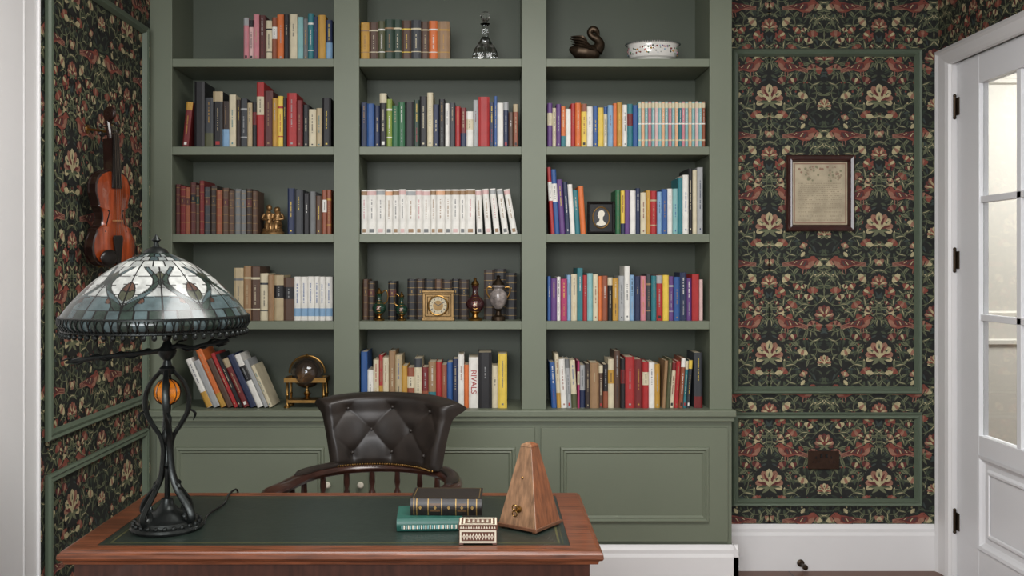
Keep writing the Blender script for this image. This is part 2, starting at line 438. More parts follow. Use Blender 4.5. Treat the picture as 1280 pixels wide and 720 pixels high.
m=MB(); m.b(bx(187),bx(915)+.012,-.03,D,CT-.028,CT,GREEN); m.b(bx(187),bx(915)+.006,-.018,0.0,CT-.05,CT-.028,GREEN)
part(m,'counter_ledge',smooth=False,bevel=.004)
m=MB(); m.b(bx(187),bx(915),-.004,D,2.80,ZC-.002,GREEN); part(m,'cornice',smooth=False,bevel=.003)
m=MB(); m.b(bx(187),bx(915),.004,D-.014,.0,CT-.051,GREEN); part(m,'cabinet_body',smooth=False,bevel=.002)
for (a,b_) in ((197,430),(438,668),(676,909)):
    z0,z1=PZ(676,YB),PZ(534,YB)
    xa,xb=bx(a),bx(b_)
    dn=bpy.data.objects.new('cupboard_door',None); COL.objects.link(dn); dn.parent=bc
    m=MB(); m.b(xa,xb,-.014,.0035,z0,z1,GREEN)
    ff=lambda A,B,h:(A,-.014-h,B)
    i=.082
    m.ring(xa+i,xb-i,z0+i,z1-i,[(0,0),(.003,.010),(.012,.012),(.018,.004),(.024,.007),(.032,-.0005)],GREEN,ff)
    m.obj('door_panel',parent=dn,smooth=False,bevel=.0015)
    kx={197:bx(411),438:bx(452)}.get(a)
    if kx:
        q=MB(); Mx=Matrix.Translation((kx,-.014,PZ(604,YB)))@Matrix.Rotation(math.pi/2,4,'X')
        q.lathe([(.006,0),(.006,.012),(.013,.018),(.014,.024),(.009,.03),(0,.031)],IVORY,16,M=Mx); q.obj('knob',parent=dn,label='small white round knob')

# ---------------------------------------------------------------- books
BCOL={'pink':(192,124,132),'lpink':(206,172,168),'white':(218,216,209),'cream':(200,190,162),'beige':(172,156,124),'tan':(144,114,82),
'brown':(82,60,47),'dbrown':(52,41,36),'black':(30,29,31),'grey':(104,106,106),'lgrey':(156,158,158),'dgrey':(54,57,61),'red':(160,42,42),
'dred':(108,36,36),'maroon':(80,41,38),'orange':(202,106,50),'mustard':(180,138,58),'yellow':(214,184,74),'lime':(128,146,66),'green':(48,100,66),
'forest':(40,60,48),'olive':(78,80,54),'teal':(44,112,120),'lteal':(124,170,170),'navy':(35,45,74),'blue':(44,82,138),'lblue':(122,156,186),'purple':(92,60,116),'rust':(136,76,52),'peach':(212,164,128),'magenta':(160,48,92)}
CN={'lpink':'pale pink','dbrown':'dark brown','lgrey':'light grey','dgrey':'dark grey','dred':'dark red','lteal':'pale teal','lblue':'light blue','forest':'dark green'}
def bmat(c): return mat('cover_'+c,BCOL[c],0.5,noise=.12,nscale=25)
LIGHTS={'white','cream','beige','lpink','lgrey','yellow','lteal','lblue','peach'}
def book(X,Y,Z,t,h,dp,col,lean=0.0,style=None,group='',acc=None,extra=''):
    m=MB(); c=bmat(col); t-=.0008
    x0=0 if lean<=0 else -t
    x1=x0+t; cx=(x0+x1)/2
    k=min(.004,t*.3); w=t*.27; e=.0018
    out=[(x0,dp),(x0,k),(cx-w,0),(cx+w,0),(x1,k),(x1,dp)]
    inn=[(x1-e,dp),(x1-e,k+.002),(x0+e,k+.002),(x0+e,dp)]
    pl=out+inn; n=len(pl)
    vs=[(a,b_,0) for a,b_ in pl]+[(a,b_,h) for a,b_ in pl]
    fs=[(i,(i+1)%n,n+(i+1)%n,n+i) for i in range(n)]
    for off in (0,n):
        fs+= [(off+0,off+1,off+8,off+9),(off+1,off+2,off+8),(off+2,off+3,off+7,off+8),(off+3,off+4,off+7),(off+4,off+5,off+6,off+7)]
    m.add(vs,fs,c)
    m.b(x0+e,x1-e,k+.002,dp-.004,.002,h-.003,PAGES)
    if acc is None:
        acc=R.choice(['black','navy','dred','rust','blue','dgrey','red','teal','grey']) if col in LIGHTS else R.choice(['cream','white','beige','mustard','lgrey','yellow','tan'])
    A=bmat(acc)
    def band(z0,z1,mm):
        g=.0005
        m.add([(x0-g,k,z0),(cx-w,-g,z0),(cx+w,-g,z0),(x1+g,k,z0),(x0-g,k,z1),(cx-w,-g,z1),(cx+w,-g,z1),(x1+g,k,z1)],[(0,1,5,4),(1,2,6,5),(2,3,7,6)],mm)
    def rect(u0,u1,z0,z1,mm,g=.001):
        m.add([(u0,-g,z0),(u1,-g,z0),(u1,-g,z1),(u0,-g,z1)],[(0,1,2,3)],mm)
    st=style or R.choice(['title','title','title','plain','plain','small','small','band','label','two','picture','split'])
    def title(z0,z1,mm,wd=.30):
        z=z0; q_=min(t*wd*.36,.0024)
        while z<z1:
            L=R.uniform(.0015,.003)
            rect(cx-q_,cx+q_,z,min(z+L,z1),mm,.0013); z+=L+(.0014 if R.random()<.8 else .006)
    if st=='title': title(h*.38,h*R.uniform(.65,.9),A); rect(cx-w*.4,cx+w*.4,h*.06,h*.09,A)
    elif st=='small': title(h*R.uniform(.5,.6),h*R.uniform(.75,.92),A,.22)
    elif st=='band': band(h*.76,h*.80,A); band(h*.2,h*.22,A); title(h*.3,h*.65,A,.25)
    elif st=='label':
        B=bmat(R.choice(['cream','white','black','dred','mustard'])); band(h*.5,h*.78,B); title(h*.54,h*.74,bmat('black' if B.name!='cover_black' else 'lgrey'),.25)
    elif st=='two': title(h*.55,h*.92,A,.35); title(h*.12,h*.42,bmat(R.choice(['lgrey','mustard','red','dgrey'])),.2)
    elif st=='picture':
        band(0.001,h*R.uniform(.2,.45),bmat(R.choice(['teal','navy','rust','dred','olive','lblue','mustard']))); title(h*.5,h*.9,A,.35)
    elif st=='split':
        band(h*.82,h*.998,A); title(h*.3,h*.7,A,.3); rect(cx-w*.8,cx+w*.8,h*.05,h*.11,bmat(R.choice(['red','black','white'])))
    elif st=='antique':
        for f_ in (.08,.24,.42,.6,.78,.93): band(h*f_,h*f_+.0015,GOLD)
        if R.random()<.4: band(h*.62,h*.76,bmat(R.choice(['maroon','forest','black'])))
        title(h*.66,h*.72,GOLD,.3)
    elif st=='set':
        band(h*.86,h*.97,bmat('cream')); band(h*.5,h*.53,bmat('white')); band(h*.14,h*.17,bmat('cream')); title(h*.56,h*.82,bmat('white'),.22)
    elif st=='pale':
        band(h*.88,h*.97,bmat(R.choice(['lpink','tan','lpink','peach','lgrey']))); title(h*.35,h*.78,bmat(R.choice(['grey','tan','pink'])),.3); rect(cx-w,cx+w,h*.04,h*.12,bmat(R.choice(['tan','lpink','grey'])))
    elif st=='whiteblue':
        band(h*.1,h*.28,bmat('lblue')); title(h*.4,h*.85,bmat('blue'),.3)
    kind='hardback' if t>.03 or st=='antique' else 'paperback'
    lb='%s %s book %s on the bookcase shelf'%(CN.get(col,col),kind,('leaning at an angle' if abs(lean)>.02 else 'standing upright'))
    if st=='antique': lb='antique %s leather-bound book with gilt bands on shelf'%CN.get(col,col)
    if st=='set': lb='slim %s volume from a matching striped set'%CN.get(col,col)
    if st=='pale': lb='white paperback from a matching set %s'%('leaning sideways' if abs(lean)>.02 else 'standing upright')
    if st=='whiteblue': lb='white hardback with blue lettering from a matching set'
    if extra: lb=extra
    o=m.obj('book',loc=(X,Y,Z),rot=(0,lean,0),smooth=False,label=lb,cat='book',group=group,recalc=False)
    return o
ROWN=['top shelf','second shelf','third shelf','fourth shelf','cupboard top']
ROWZ=SHZ+[CT]
def row(r_,x0,x1,toks,lean=0,style=None,yoff=.03,gap=1.0,hj=2.4):
    T=[]
    for tk in toks.split():
        mm=re.match(r'([a-z]+)(\d+)(?:x([\d.]+))?(?::(\w+))?(?:\*(\d+))?$',tk)
        for _ in range(int(mm.group(5) or 1)):
            T.append((mm.group(1),float(mm.group(2))+R.uniform(-hj,hj),float(mm.group(3) or 1)*(R.uniform(.97,1.03) if style=='set' else R.uniform(.74,1.26)),mm.group(4)))
    yb=YB+yoff; s=yb/F
    tot=sum(t[2] for t in T); X=PX(x0,yb); W_=(x1-x0)*s
    xs=X; res=[]
    for c,hp,wd,stl in T:
        sp=W_*wd/tot*gap; t=sp*math.cos(lean)
        dp=R.uniform(.125,.16) if hp<62 else R.uniform(.15,.2)
        yy=yb+R.uniform(0,.016)*(0.2 if style=='set' else 1)
        h=hp*s/ (math.cos(lean) if lean else 1)
        xo=xs if lean<=0 else xs+sp
        res.append(book(xo,yy,ROWZ[r_]+.0004,t,h,dp,c,lean,stl or style,'books on the '+ROWN[r_]))
        xs+=sp
    return res
# row 1
row(0,304,415,'pink54 lpink50 pink57 maroon58 cream52 rust56 orange58 black59 cream57 lteal54 grey50 teal57 navy56 mustard57 navy52')
row(0,450.5,562,'mustard48x1.1 brown47x1.1 olive49x1 forest52x1.1 forest50x.8 brown50x1.2 dgrey50x1.1 brown49x1.1 orange49x1.1 tan48x1.1',style='band',hj=1)
# row 2
row(1,227,235,'dred54',lean=.10)
row(1,242,286,'black80x1.6 dgrey62 black72x1.3 dbrown60x1',hj=3)
row(1,286,320,'cream66 dbrown58 dgrey60 beige58 black56')
row(1,320,329,'red84'); row(1,329,358,'maroon72x1.2 mustard60x1 yellow64x1 black62x.7'); 
row(1,358,402,'red69x1.9 dred60 black56 cream48 beige50',style='title'); row(1,402,413,'black62x1')
row(1,451,534,'navy56 blue54 navy53 black67x1.3 lime60 green52 green56 black58x1.2 forest60 black64x1.1',hj=1)
row(1,534,583,'cream70x1.2 navy55 black60 white54x.8 dgrey55 red50 dred48'); row(1,583,598,'white46x.8 lgrey60x.8')
row(1,598,612,'red66x1.2'); row(1,612,648,'navy58 blue62x.8 white56x1.2 navy58 brown46 rust52')
row(1,684.5,714,'purple54 cream52 purple53 orange52 white50'); row(1,714,760,'red54 orange55 yellow53x1.2 white50 blue52 yellow50 cream53')
row(1,760,798,'lblue52 orange54 mustard55 white54 teal54 blue55')
row(1,798,882,'lteal57 peach57 lteal57 pink57 lteal57 lpink57 lteal57 peach57 lteal57 pink57 lteal57 peach57 teal57 pink57 lteal57 peach57 lteal57 lpink57 lteal57 rust57',style='set',hj=.2)
# row 3
row(2,218,262,'maroon63 dred62 rust60 maroon64 brown62 dred66 dgrey60',style='antique')
row(2,262,321,'dbrown60 rust54 brown57 brown56 grey55 grey54 dbrown55 brown56',style='antique')
row(2,359,414,'navy57x1.2 dgrey54x1.4 black50 grey52 brown50 rust54 rust54',hj=2)
row(2,451,594,'white56*15',style='pale',hj=.8)
xx=595.5
for i in range(5):
    L_=-.035*(i+1); row(2,xx+.6,xx+8.2,'white56',lean=L_,style='pale',hj=.8); xx+=8.2+56*.035+.7
row(2,689,733,'red84x.9 blue82 purple70 navy66 white60 teal56 orange58',lean=-.06)
row(2,770,848,'green57 yellow56 purple55 white56 navy57 cream54 mustard57 red56 lblue55 blue56 white56 lteal55',)
row(2,848,879,'teal72 white76 black80 cream81 lgrey82')
# row 4
row(3,292,342,'beige66x1.3 tan68x1.2 brown68x1.3 cream57 tan56',style='band'); row(3,342,367,'beige55 brown55',style='label')
row(3,367,415,'white55*6',style='whiteblue',hj=.3)
row(3,453,468,'brown50 dbrown50',style='antique',yoff=.09); row(3,485,495,'black50',style='antique',yoff=.09)
row(3,509,586,'black50 dbrown50 black50 brown50 dbrown50 black50 dbrown50',style='antique',yoff=.12,hj=1)
row(3,605,646,'dbrown60 black62 black60',style='antique',yoff=.12)
row(3,684.5,729,'blue54x.8 purple55 white56 magenta54 lblue56 cream60 teal65x1.1'); row(3,729,781,'red58 lteal60 cream56 orange55 rust57 black56 mustard55 lgrey56')
row(3,781,829,'white66 lblue58 navy55 pink57 dgrey56 teal54 red56'); row(3,829,880,'yellow57 purple56 blue57 navy58x1.3 purple54 red57x1.2 lpink50')
# row 5
row(4,258,292,'white62 lgrey60 orange72x1.2 brown60 ',lean=-.42,hj=2)
row(4,292,341,'red66x.8 black68 dred62 navy66 white64x1.2 lgrey58 cream52',lean=-.42,hj=2)
row(4,451,494,'blue72x1.3 white50 cream60 red68x.8 cream64 tan70'); row(4,494,545,'beige66x1.2 mustard54x.7 rust53 cream62 dred52 tan58')
row(4,545,586,'red58 rust54 blue57 navy60 white66 orange56')
rv=row(4,586,598,'white62:plain')[0]
row(4,598,615,'black70x2.4:label')
row(4,615,634,'cream54x.8 yellow66x1.2')
row(4,690,722,'blue55 cream66 white60 lgrey60 cream62',lean=-.05); row(4,722,776,'magenta58x.6 lgrey52 dbrown55 tan58x1.5 brown56 black54 cream60 brown72x1.1')
row(4,776,826,'black60 red62x1.6 dred60x1.4 red58 white57 mustard54'); row(4,828,863,'tan58 olive60 cream57 red56 rust62 teal58 dgrey60',lean=.06); row(4,868.5,879,'dgrey70')
def lettering(txt,size,mt,parent,loc,rot,name='lettering',depth=.0004):
    cu=bpy.data.curves.new('t','FONT'); cu.body=txt; cu.size=size; cu.align_x='CENTER'; cu.align_y='CENTER'; cu.extrude=depth; cu.resolution_u=3
    to=bpy.data.objects.new('t',cu); COL.objects.link(to)
    bpy.context.view_layer.update()
    me=bpy.data.meshes.new_from_object(to.evaluated_get(bpy.context.evaluated_depsgraph_get()))
    bpy.data.objects.remove(to)
    o=bpy.data.objects.new(name,me); COL.objects.link(o); me.materials.clear(); me.materials.append(mt)
    o.parent=parent; o.location=loc; o.rotation_euler=rot; return o
lettering('RIVALS',.034,bmat('red'),rv,(.0205,-.0015,.115),(Matrix.Rotation(math.pi/2,4,'Y')@Matrix.Rotation(math.pi/2,4,'X')).to_euler())
rv['label']='white paperback with RIVALS in red on the spine'

# ---------------------------------------------------------------- shelf ornaments
def prof_s(p,k=.001): return [(a*k,b*k) for a,b in p]
yo=YB+.09
def loc(px,r_,dy=0): return (PX(px,yo+dy),yo+dy,ROWZ[r_]+.0005)
d_=top('decanter','cut glass decanter with stopper standing on the shelf','decanter',loc(606.5,0))
q=MB(); q.lathe(prof_s([(0,0),(52,0),(60,6),(60,30),(50,60),(30,90),(17,112),(14,140),(15,165),(24,172)]),GLASS,36,sx=.96,sy=.96,rib=.07)
q.lathe(prof_s([(20,172),(11,166),(10,140),(13,112),(25,90),(43,60),(51,30),(51,12),(0,8)]),GLASS,36,sx=.96,sy=.96)
q.obj('bottle',parent=d_,ang=8)
q=MB(); q.lathe(prof_s([(0,160),(9,160),(11,172),(8,178),(16,188),(22,205),(18,222),(0,228)]),GLASS,8); q.obj('stopper',parent=d_,ang=8)
# swan ornament
q=MB(); SW=Matrix.Scale(.93,4)
bd=smoothpath([(.066,0,.045),(.045,0,.045),(.0,0,.050),(-.04,0,.056),(-.078,0,.066)],6); q.tube(bd,lerp_list([.016,.036,.042,.036,.006],len(bd)),BRONZE,16,M=SW)
nk=smoothpath([(.050,0,.055),(.066,0,.085),(.056,0,.110),(.030,0,.126),(.020,0,.146),(.034,0,.160),(.050,0,.152),(.060,0,.136),(.062,0,.120)],6); q.tube(nk,lerp_list([.032,.026,.020,.016,.014,.016,.016,.008,.002],len(nk)),BRONZE,12,M=SW)
for s_ in (1,-1):
    for k in range(4):
        wg=smoothpath([(.035-k*.012,s_*.030,.052+k*.012),(-.02,s_*.040,.072+k*.012),(-.060-k*.004,s_*.022,.082+k*.012)],5); q.tube(wg,lerp_list([.012,.016,.003],len(wg)),BRONZE,8,flat=.5,M=SW)
q.lathe([(.055,0),(.057,.006),(.040,.014),(.0,.014)],BRONZE,20,sx=1.2,M=SW)
q.obj('swan_ornament',loc=loc(732,0),label='bronze swan ornament with curved neck on the shelf',cat='ornament')
# bowl
bm_=mat('painted_porcelain',(206,204,198),0.2,coat=.4)
q=top('bowl','oval white porcelain bowl with painted flowers on shelf','bowl',loc(816,0))
m=MB(); m.lathe(prof_s([(0,0),(84,0),(88,6),(86,11),(100,18),(108,34),(110,50),(108,64),(112,74),(122,79),(116,82),(104,74),(102,50),(84,20),(0,14)]),bm_,40,sy=.7)
m.obj('bowl_body',parent=q)
m=MB()
for i in range(150):
    a=2*math.pi*i/150+R.uniform(-.03,.03); z=R.uniform(.030,.062); r_=.1085 if z>.034 else .106
    m.sph((r_*math.cos(a),r_*.7*math.sin(a),z),R.uniform(.0022,.0045),bmat(R.choice(['pink','green','forest','purple','forest','mustard','dred','lblue'])),seg=6)
for i in range(72):
    a=2*math.pi*i/72; m.sph((.119*math.cos(a),.119*.7*math.sin(a),.079),.0035,bmat('dgrey' if i%2 else 'forest'),seg=6)
m.obj('painted_flowers',parent=q)
# figurine
AB=mat('antique_gilt',(142,110,72),.4,.7,noise=.4,nscale=60)
fg=top('figurine','small gilt figurine of two seated figures on shelf','figurine',loc(341,2))
m=MB(); m.lathe(prof_s([(0,0),(50,0),(52,8),(44,16),(46,24),(30,34),(0,36)]),AB,24,sy=.7)
m.obj('figurine_base',parent=fg)
def seated(dx,fl,hh,nm):
    f=fl
    m=MB()
    sp=smoothpath([(dx,.005,.035),(dx+.002*f,.0,.06),(dx,.0,.085),(dx,0,.098),(dx+.003*f,-.002,.104)],4); m.tube(sp,lerp_list([.022,.017,.019,.013,.007],len(sp)),AB,12)
    m.sph((dx+.004*f,-.004,.118*hh),.0125,AB,(1,1,1.15),12); m.sph((dx+.001*f,.003,.121*hh),.0125,AB,(1,1,1),10)
    for s_ in (1,-1):
        lg=smoothpath([(dx+s_*.01,0,.038),(dx+s_*.013+f*.012,-.025,.044),(dx+s_*.012+f*.012,-.03,.022),(dx+s_*.012+f*.012,-.036,.018)],4); m.tube(lg,lerp_list([.012,.010,.007,.004],len(lg)),AB,8)
        ar=smoothpath([(dx+s_*.017,0,.09),(dx+s_*.026,-.006,.07),(dx+s_*.012+f*.015,-.02,.064)],4); m.tube(ar,lerp_list([.0075,.006,.004],len(ar)),AB,8)
    m.obj(nm,parent=fg)
seated(-.018,1,1.0,'figure'); seated(.022,-1,.92,'figure')
# cameo portrait
z0=ROWZ[2]; yc=YB+.02
cf=top('cameo_frame','black rectangular frame holding a white oval profile cameo','picture frame',(PX(752,yc),yc+.02,z0+.0015),rot=(-.06,0,0))
s=.0595;hh=.142
m=MB(); m.b(-s,s,-.006,.006,.0,hh,BLACK); m.ring(-s,s,0,hh,[(0,0),(0,.006),(.004,.009),(.01,.006),(.012,0)],BLACK,lambda a,b,h:(a,-.006-h,b)); m.obj('frame',parent=cf,smooth=False)
ov=lambda rx,rz,n=40:[(rx*math.cos(2*math.pi*i/n),hh/2+rz*math.sin(2*math.pi*i/n)) for i in range(n)]
m=MB(); m.tube([(a,-.0075,b) for a,b in ov(.036,.046)],.0028,BRASS,8,closed=True); m.obj('oval_rim',parent=cf,label='thin brass oval rim')
m=MB(); m.prism(ov(.035,.045),-.0075,-.006,mat('cameo_ground',(30,30,34),.4)); m.obj('backing',parent=cf,smooth=False)
hd=[(-.026,-.036),(-.022,-.026),(-.010,-.018),(-.008,-.006),(-.014,-.004),(-.016,.002),(-.0145,.006),(-.019,.009),(-.014,.016),(-.015,.024),(-.009,.034),(.002,.038),(.012,.034),(.018,.024),(.016,.012),(.009,.003),(.008,-.012),(.016,-.022),(.024,-.030),(.022,-.036),(0,-.042)]
m=MB(); m.prism([(a*.86,b*.86+hh/2) for a,b in hd],-.0095,-.0075,IVORY); m.obj('silhouette',parent=cf,smooth=False,label='white profile bust')
m=MB(); m.tube([(0,.006,hh*.7),(0,.04,.012)],.003,BLACK,6); m.obj('easel_strut',parent=cf)
# porcelain ewers
PORG=mat('green_enamel',(24,52,40),.15,coat=.6); PORB=mat('painted_belly',(170,156,134),.2,noise=.4,nscale=60,coat=.5); PORR=mat('crimson_glaze',(56,28,30),.15,coat=.6)
def ewer(px,hpx,handle,lab,body=PORG):
    e=top('ewer',lab,'vase',(PX(px,YB+.045),YB+.045,ROWZ[3]+.0005),group='ornaments on the fourth shelf')
    H=hpx*(YB+.045)/F; k=H/100
    m=MB(); m.lathe([(a*k,b*k) for a,b in [(0,0),(16,0),(17,4),(8,8),(6,14),(12,20)]],BRASS,20); m.obj('foot',parent=e,label='gilt foot')
    m=MB(); m.lathe([(a*k,b*k) for a,b in [(11,20),(20,30),(22,38),(20,46),(12,54),(7,60),(6,72),(9,80),(7.5,81),(0,80)]],body,20)
    m.obj('body',parent=e)
    m=MB()
    for zz,rr in ((21,13),(53,13.5),(61,7.5)): m.tube([(rr*k*math.cos(t),rr*k*math.sin(t),zz*k) for t in [2*math.pi*i/20 for i in range(20)]],.9*k,BRASS,6,closed=True)
    m.obj('gilt_bands',parent=e)
    m=MB(); m.sph((0,-15.5*k,38*k),9*k,PORB,(1,.75,1.1),12); m.tube([(9.5*k*math.cos(t),-19.5*k+3*k*abs(math.cos(t)),38*k+10.5*k*math.sin(t)) for t in [2*math.pi*i/20 for i in range(20)]],.9*k,BRASS,6,closed=True)
    for i in range(5): m.sph((5*k*math.cos(i*1.257),-22.2*k,38*k+5*k*math.sin(i*1.257)),1.8*k,bmat('pink' if i%2 else 'dred'),seg=6)
    m.obj('medallion',parent=e,label='painted floral medallion with gilt rim')
    m=MB(); m.lathe([(a*k,b*k) for a,b in [(7,80),(10,84),(6,90),(3,94),(4,97),(0,100)]],BRASS,16)
    m.obj('lid',parent=e,label='gilt rim')
    if handle:
        m=MB(); h_=smoothpath([(handle*8*k,0,84*k),(handle*20*k,0,92*k),(handle*26*k,0,78*k),(handle*24*k,0,60*k),(handle*14*k,0,50*k)],5); m.tube(h_,2*k,BRASS,8); m.obj('handle',parent=e,label='curved gilt handle')
    return e
ewer(474,41,1,'green porcelain ewer with gilt handle and painted medallion')
ewer(502,36,-1,'small green porcelain ewer with gilt handle')
ewer(594,54,0,'tall crimson and green porcelain vase with gilt mounts',body=PORR)
u=top('urn','blue and white porcelain urn with gilt scroll handles','vase',(PX(623,YB+.045),YB+.045,ROWZ[3]+.0005),group='ornaments on the fourth shelf')
k=.2/100
m=MB(); m.lathe([(a*k,b*k) for a,b in [(0,0),(15,0),(15,8),(7,12),(5,20),(10,26)]],BRONZE,20); m.obj('foot',parent=u)
m=MB(); m.lathe([(a*k,b*k) for a,b in [(8,26),(17,38),(20,50),(18,60),(11,66),(10,70),(15,74),(15,77),(0,77)]],mat('urn_porcelain',(130,122,118),.2,noise=.6,nscale=45,coat=.5),24); m.obj('body',parent=u)
m=MB(); m.lathe([(a*k,b*k) for a,b in [(15,77),(11,84),(5,90),(3,94),(5,97),(0,100)]],BRONZE,20); m.obj('lid',parent=u)
for s_ in (1,-1):
    m=MB(); h_=smoothpath([(s_*14*k,0,72*k),(s_*24*k,0,72*k),(s_*25*k,0,60*k),(s_*18*k,0,48*k)],5); m.tube(h_,1.8*k,BRASS,8); m.obj('handle',parent=u,label='gilt scroll handle')
# shelf clock
CLB=mat('dull_brass',(120,96,62),0.42,.75,noise=0.25,nscale=30)
c=top('mantel_clock','square brass clock with round dial on shelf','clock',(PX(548,YB+.05),YB+.05,ROWZ[3]+.0005))
s=.068;hh=.132
m=MB(); m.b(-s-.004,s+.004,-.028,.028,0,.012,CLB); m.b(-s,s,-.022,.022,.012,hh-.01,CLB); m.b(-s-.003,s+.003,-.026,.026,hh-.01,hh,CLB); m.obj('case',parent=c,smooth=False,bevel=.002)
m=MB(); m.ring(-s+.01,s-.01,.018,hh-.016,[(0,0),(.003,.005),(.01,.005),(.013,0)],CLB,lambda a,b,h:(a,-.022-h,b)); 
circ=lambda r_,n=36:[(r_*math.cos(2*math.pi*i/n),.066+r_*math.sin(2*math.pi*i/n)) for i in range(n)]
m.tube([(a,-.026,b) for a,b in circ(.042)],.004,BRASS,8,closed=True); m.obj('bezel',parent=c)
m=MB(); m.prism(circ(.041),-.0255,-.0225,mat('clock_dial',(178,166,136),.4)); m.obj('dial',parent=c,smooth=False)
m=MB(); m.prism(circ(.022),-.0262,-.0256,CLB)
for i in range(12):
    a=2*math.pi*i/12; M_=Matrix.Translation((0,0,.066))@Matrix.Rotation(a,4,'Y'); m.b(-.0018,.0018,-.0266,-.0256,.027,.037,BLACK,M_)
m.obj('hour_marks',parent=c,smooth=False)
for nm,a,L in (('hour_hand',-.9,.02),('minute_hand',1.0,.031)):
    m=MB(); m.b(-.0014,.0014,-.0282,-.0268,0,L,BLACK); m.obj(nm,parent=c,loc=(0,0,.066),rot=(0,a,0),smooth=False)
# glass globe clock
gcx=(PX(384,YB+.09),YB+.09,ROWZ[4]+.0005)
g=top('globe_clock','brass and glass globe clock in a four-legged stand','clock',gcx)
m=MB()
for sx in (-1,1):
    for sy in (-1,1):
        m.lathe(prof_s([(14,0),(14,6),(8,12),(6,22),(6,50),(9,56),(6,62),(6,110),(9,116),(6,122)]),BRASS,12,c=(sx*.080,sy*.040,0))
m.b(-.080,.080,-.046,.046,.022,.034,BRASS); m.obj('stand_base',parent=g,smooth=True)
m=MB(); m.ring(-.092,.092,-.052,.052,[(0,.112),(0,.132),(.014,.132),(.014,.112),(0,.112)],BRASS,lambda a,b,h:(a,b,h)); m.tube([(.078*math.cos(t),0,.148+.076*math.sin(t)) for t in [math.pi*i/20 for i in range(21)]],.005,BRASS,8)
m.obj('meridian_ring',parent=g)
DG=mat('smoked_glass',(110,100,92),.03,trans=.85,coat=.6)
m=MB(); m.sph((0,0,.150),.069,DG,seg=32); m.obj('globe',parent=g,label='smoked glass globe')
m=MB(); m.lathe([(.034,-.006),(.036,0),(.034,.006)],BRASS,24,M=Matrix.Translation((0,0,.155))@Matrix.Rotation(math.pi/2,4,'X')); m.b(-.03,.03,-.01,.01,.10,.115,BRASS); m.obj('movement',parent=g,label='brass clock movement inside the globe')
m=MB(); m.lathe(prof_s([(0,34),(22,35),(8,44),(17,58),(7,70),(6,80),(0,80)]),BRASS,14); m.lathe(prof_s([(0,217),(6,219),(8,225),(4,231),(0,236)]),BRASS,12); m.obj('finial',parent=g)

# ---------------------------------------------------------------- sampler on wall
xs0,xs1=PX(983,YW-.02),PX(1068,YW-.02); zs0,zs1=PZ(289,YW-.02),PZ(194,YW-.02)
e=top('framed_sampler','dark wooden frame with faded embroidered sampler on the papered wall','picture frame',((xs0+xs1)/2,YW-.007,zs0))
wv=(xs1-xs0)/2; hv=zs1-zs0
FRM=mat('dark_red_wood',(56,30,26),.3,noise=.3,nscale=30,coat=.3)
m=MB(); m.ring(-wv,wv,0,hv,[(0,0),(0,.018),(.006,.024),(.018,.02),(.024,.022),(.030,.012),(.032,.006)],FRM,lambda a,b,h:(a,-h,b)); m.obj('frame',parent=e,smooth=False,recalc=False)
m=MB(); LIN=mat('aged_linen',(176,164,140),.85,noise=.25,nscale=14); m.b(-wv+.027,wv-.027,-.008,-.001,.027,hv-.027,LIN)
ST_=[mat('stitch_brown',(150,138,116),.9),mat('stitch_rose',(148,120,102),.9),mat('stitch_green',(134,132,106),.9)]
z=.05
while z<hv-.13:
    x=-wv+.055
    while x<wv-.06:
        L=R.uniform(.002,.006)
        if R.random()<.8: m.b(x,x+L,-.0084,-.008,z,z+.004,ST_[0])
        x+=L+.003
    z+=.0095
for i in range(46):
    x=R.uniform(-wv+.055,wv-.06); zz=hv-.12+R.uniform(0,.07); rr=R.uniform(.003,.007)
    m.prism([(x+rr*math.cos(a_*1.047),zz+rr*math.sin(a_*1.047)) for a_ in range(6)],-.0084-.00001*i,-.008,ST_[R.choice([0,1,2])])
m.ring(-wv+.036,wv-.036,.036,hv-.036,[(0,.0085),(.003,.0088),(.006,.0085)],ST_[1],lambda a,b,h:(a,-h,b))
m.obj('embroidery',parent=e,smooth=False,recalc=False,label='tan linen with faded stitched rows')
# socket
e=top('wall_socket','dark bronze double electrical socket on the papered wall','socket',(PX(1028.5,YW),YW-.0055,PZ(574.5,YW)))
BZP=mat('antique_bronze_plate',(62,44,34),.4,.6,noise=.2,nscale=40)
m=MB(); m.b(-.073,.073,-.008,0,-.043,.043,BZP); m.obj('plate',parent=e,smooth=False,bevel=.003)
for s_ in (-1,1):
    m=MB(); 
    for dx,dz,w_,h_ in ((0,.012,.003,.005),(-.011,-.008,.004,.0025),(.011,-.008,.004,.0025)): m.b(s_*.036+dx-w_,s_*.036+dx+w_,-.0088,-.008,dz-h_,dz+h_,BLACK)
    m.obj('socket_holes',parent=e,smooth=False)
    m=MB(); m.b(s_*.012-.005,s_*.012+.005,-.013,-.008,.012,.030,BLACK); m.obj('switch',parent=e,smooth=False,bevel=.001)
zc=PZ(706,YW-.05)
m=MB(); M_=Matrix.Translation((PX(1003,YW-.05),YW-.0225,max(.03,zc)))@Matrix.Rotation(math.radians(90),4,'X')
m.lathe(prof_s([(0,0),(17,0),(17,5),(8,9),(6,14),(6,48),(11,52),(13,60),(12,72),(0,74)]),BRONZE,16,M=M_); m.obj('door_stop',label='small bronze door stop fixed to the skirting board',cat='door stop')

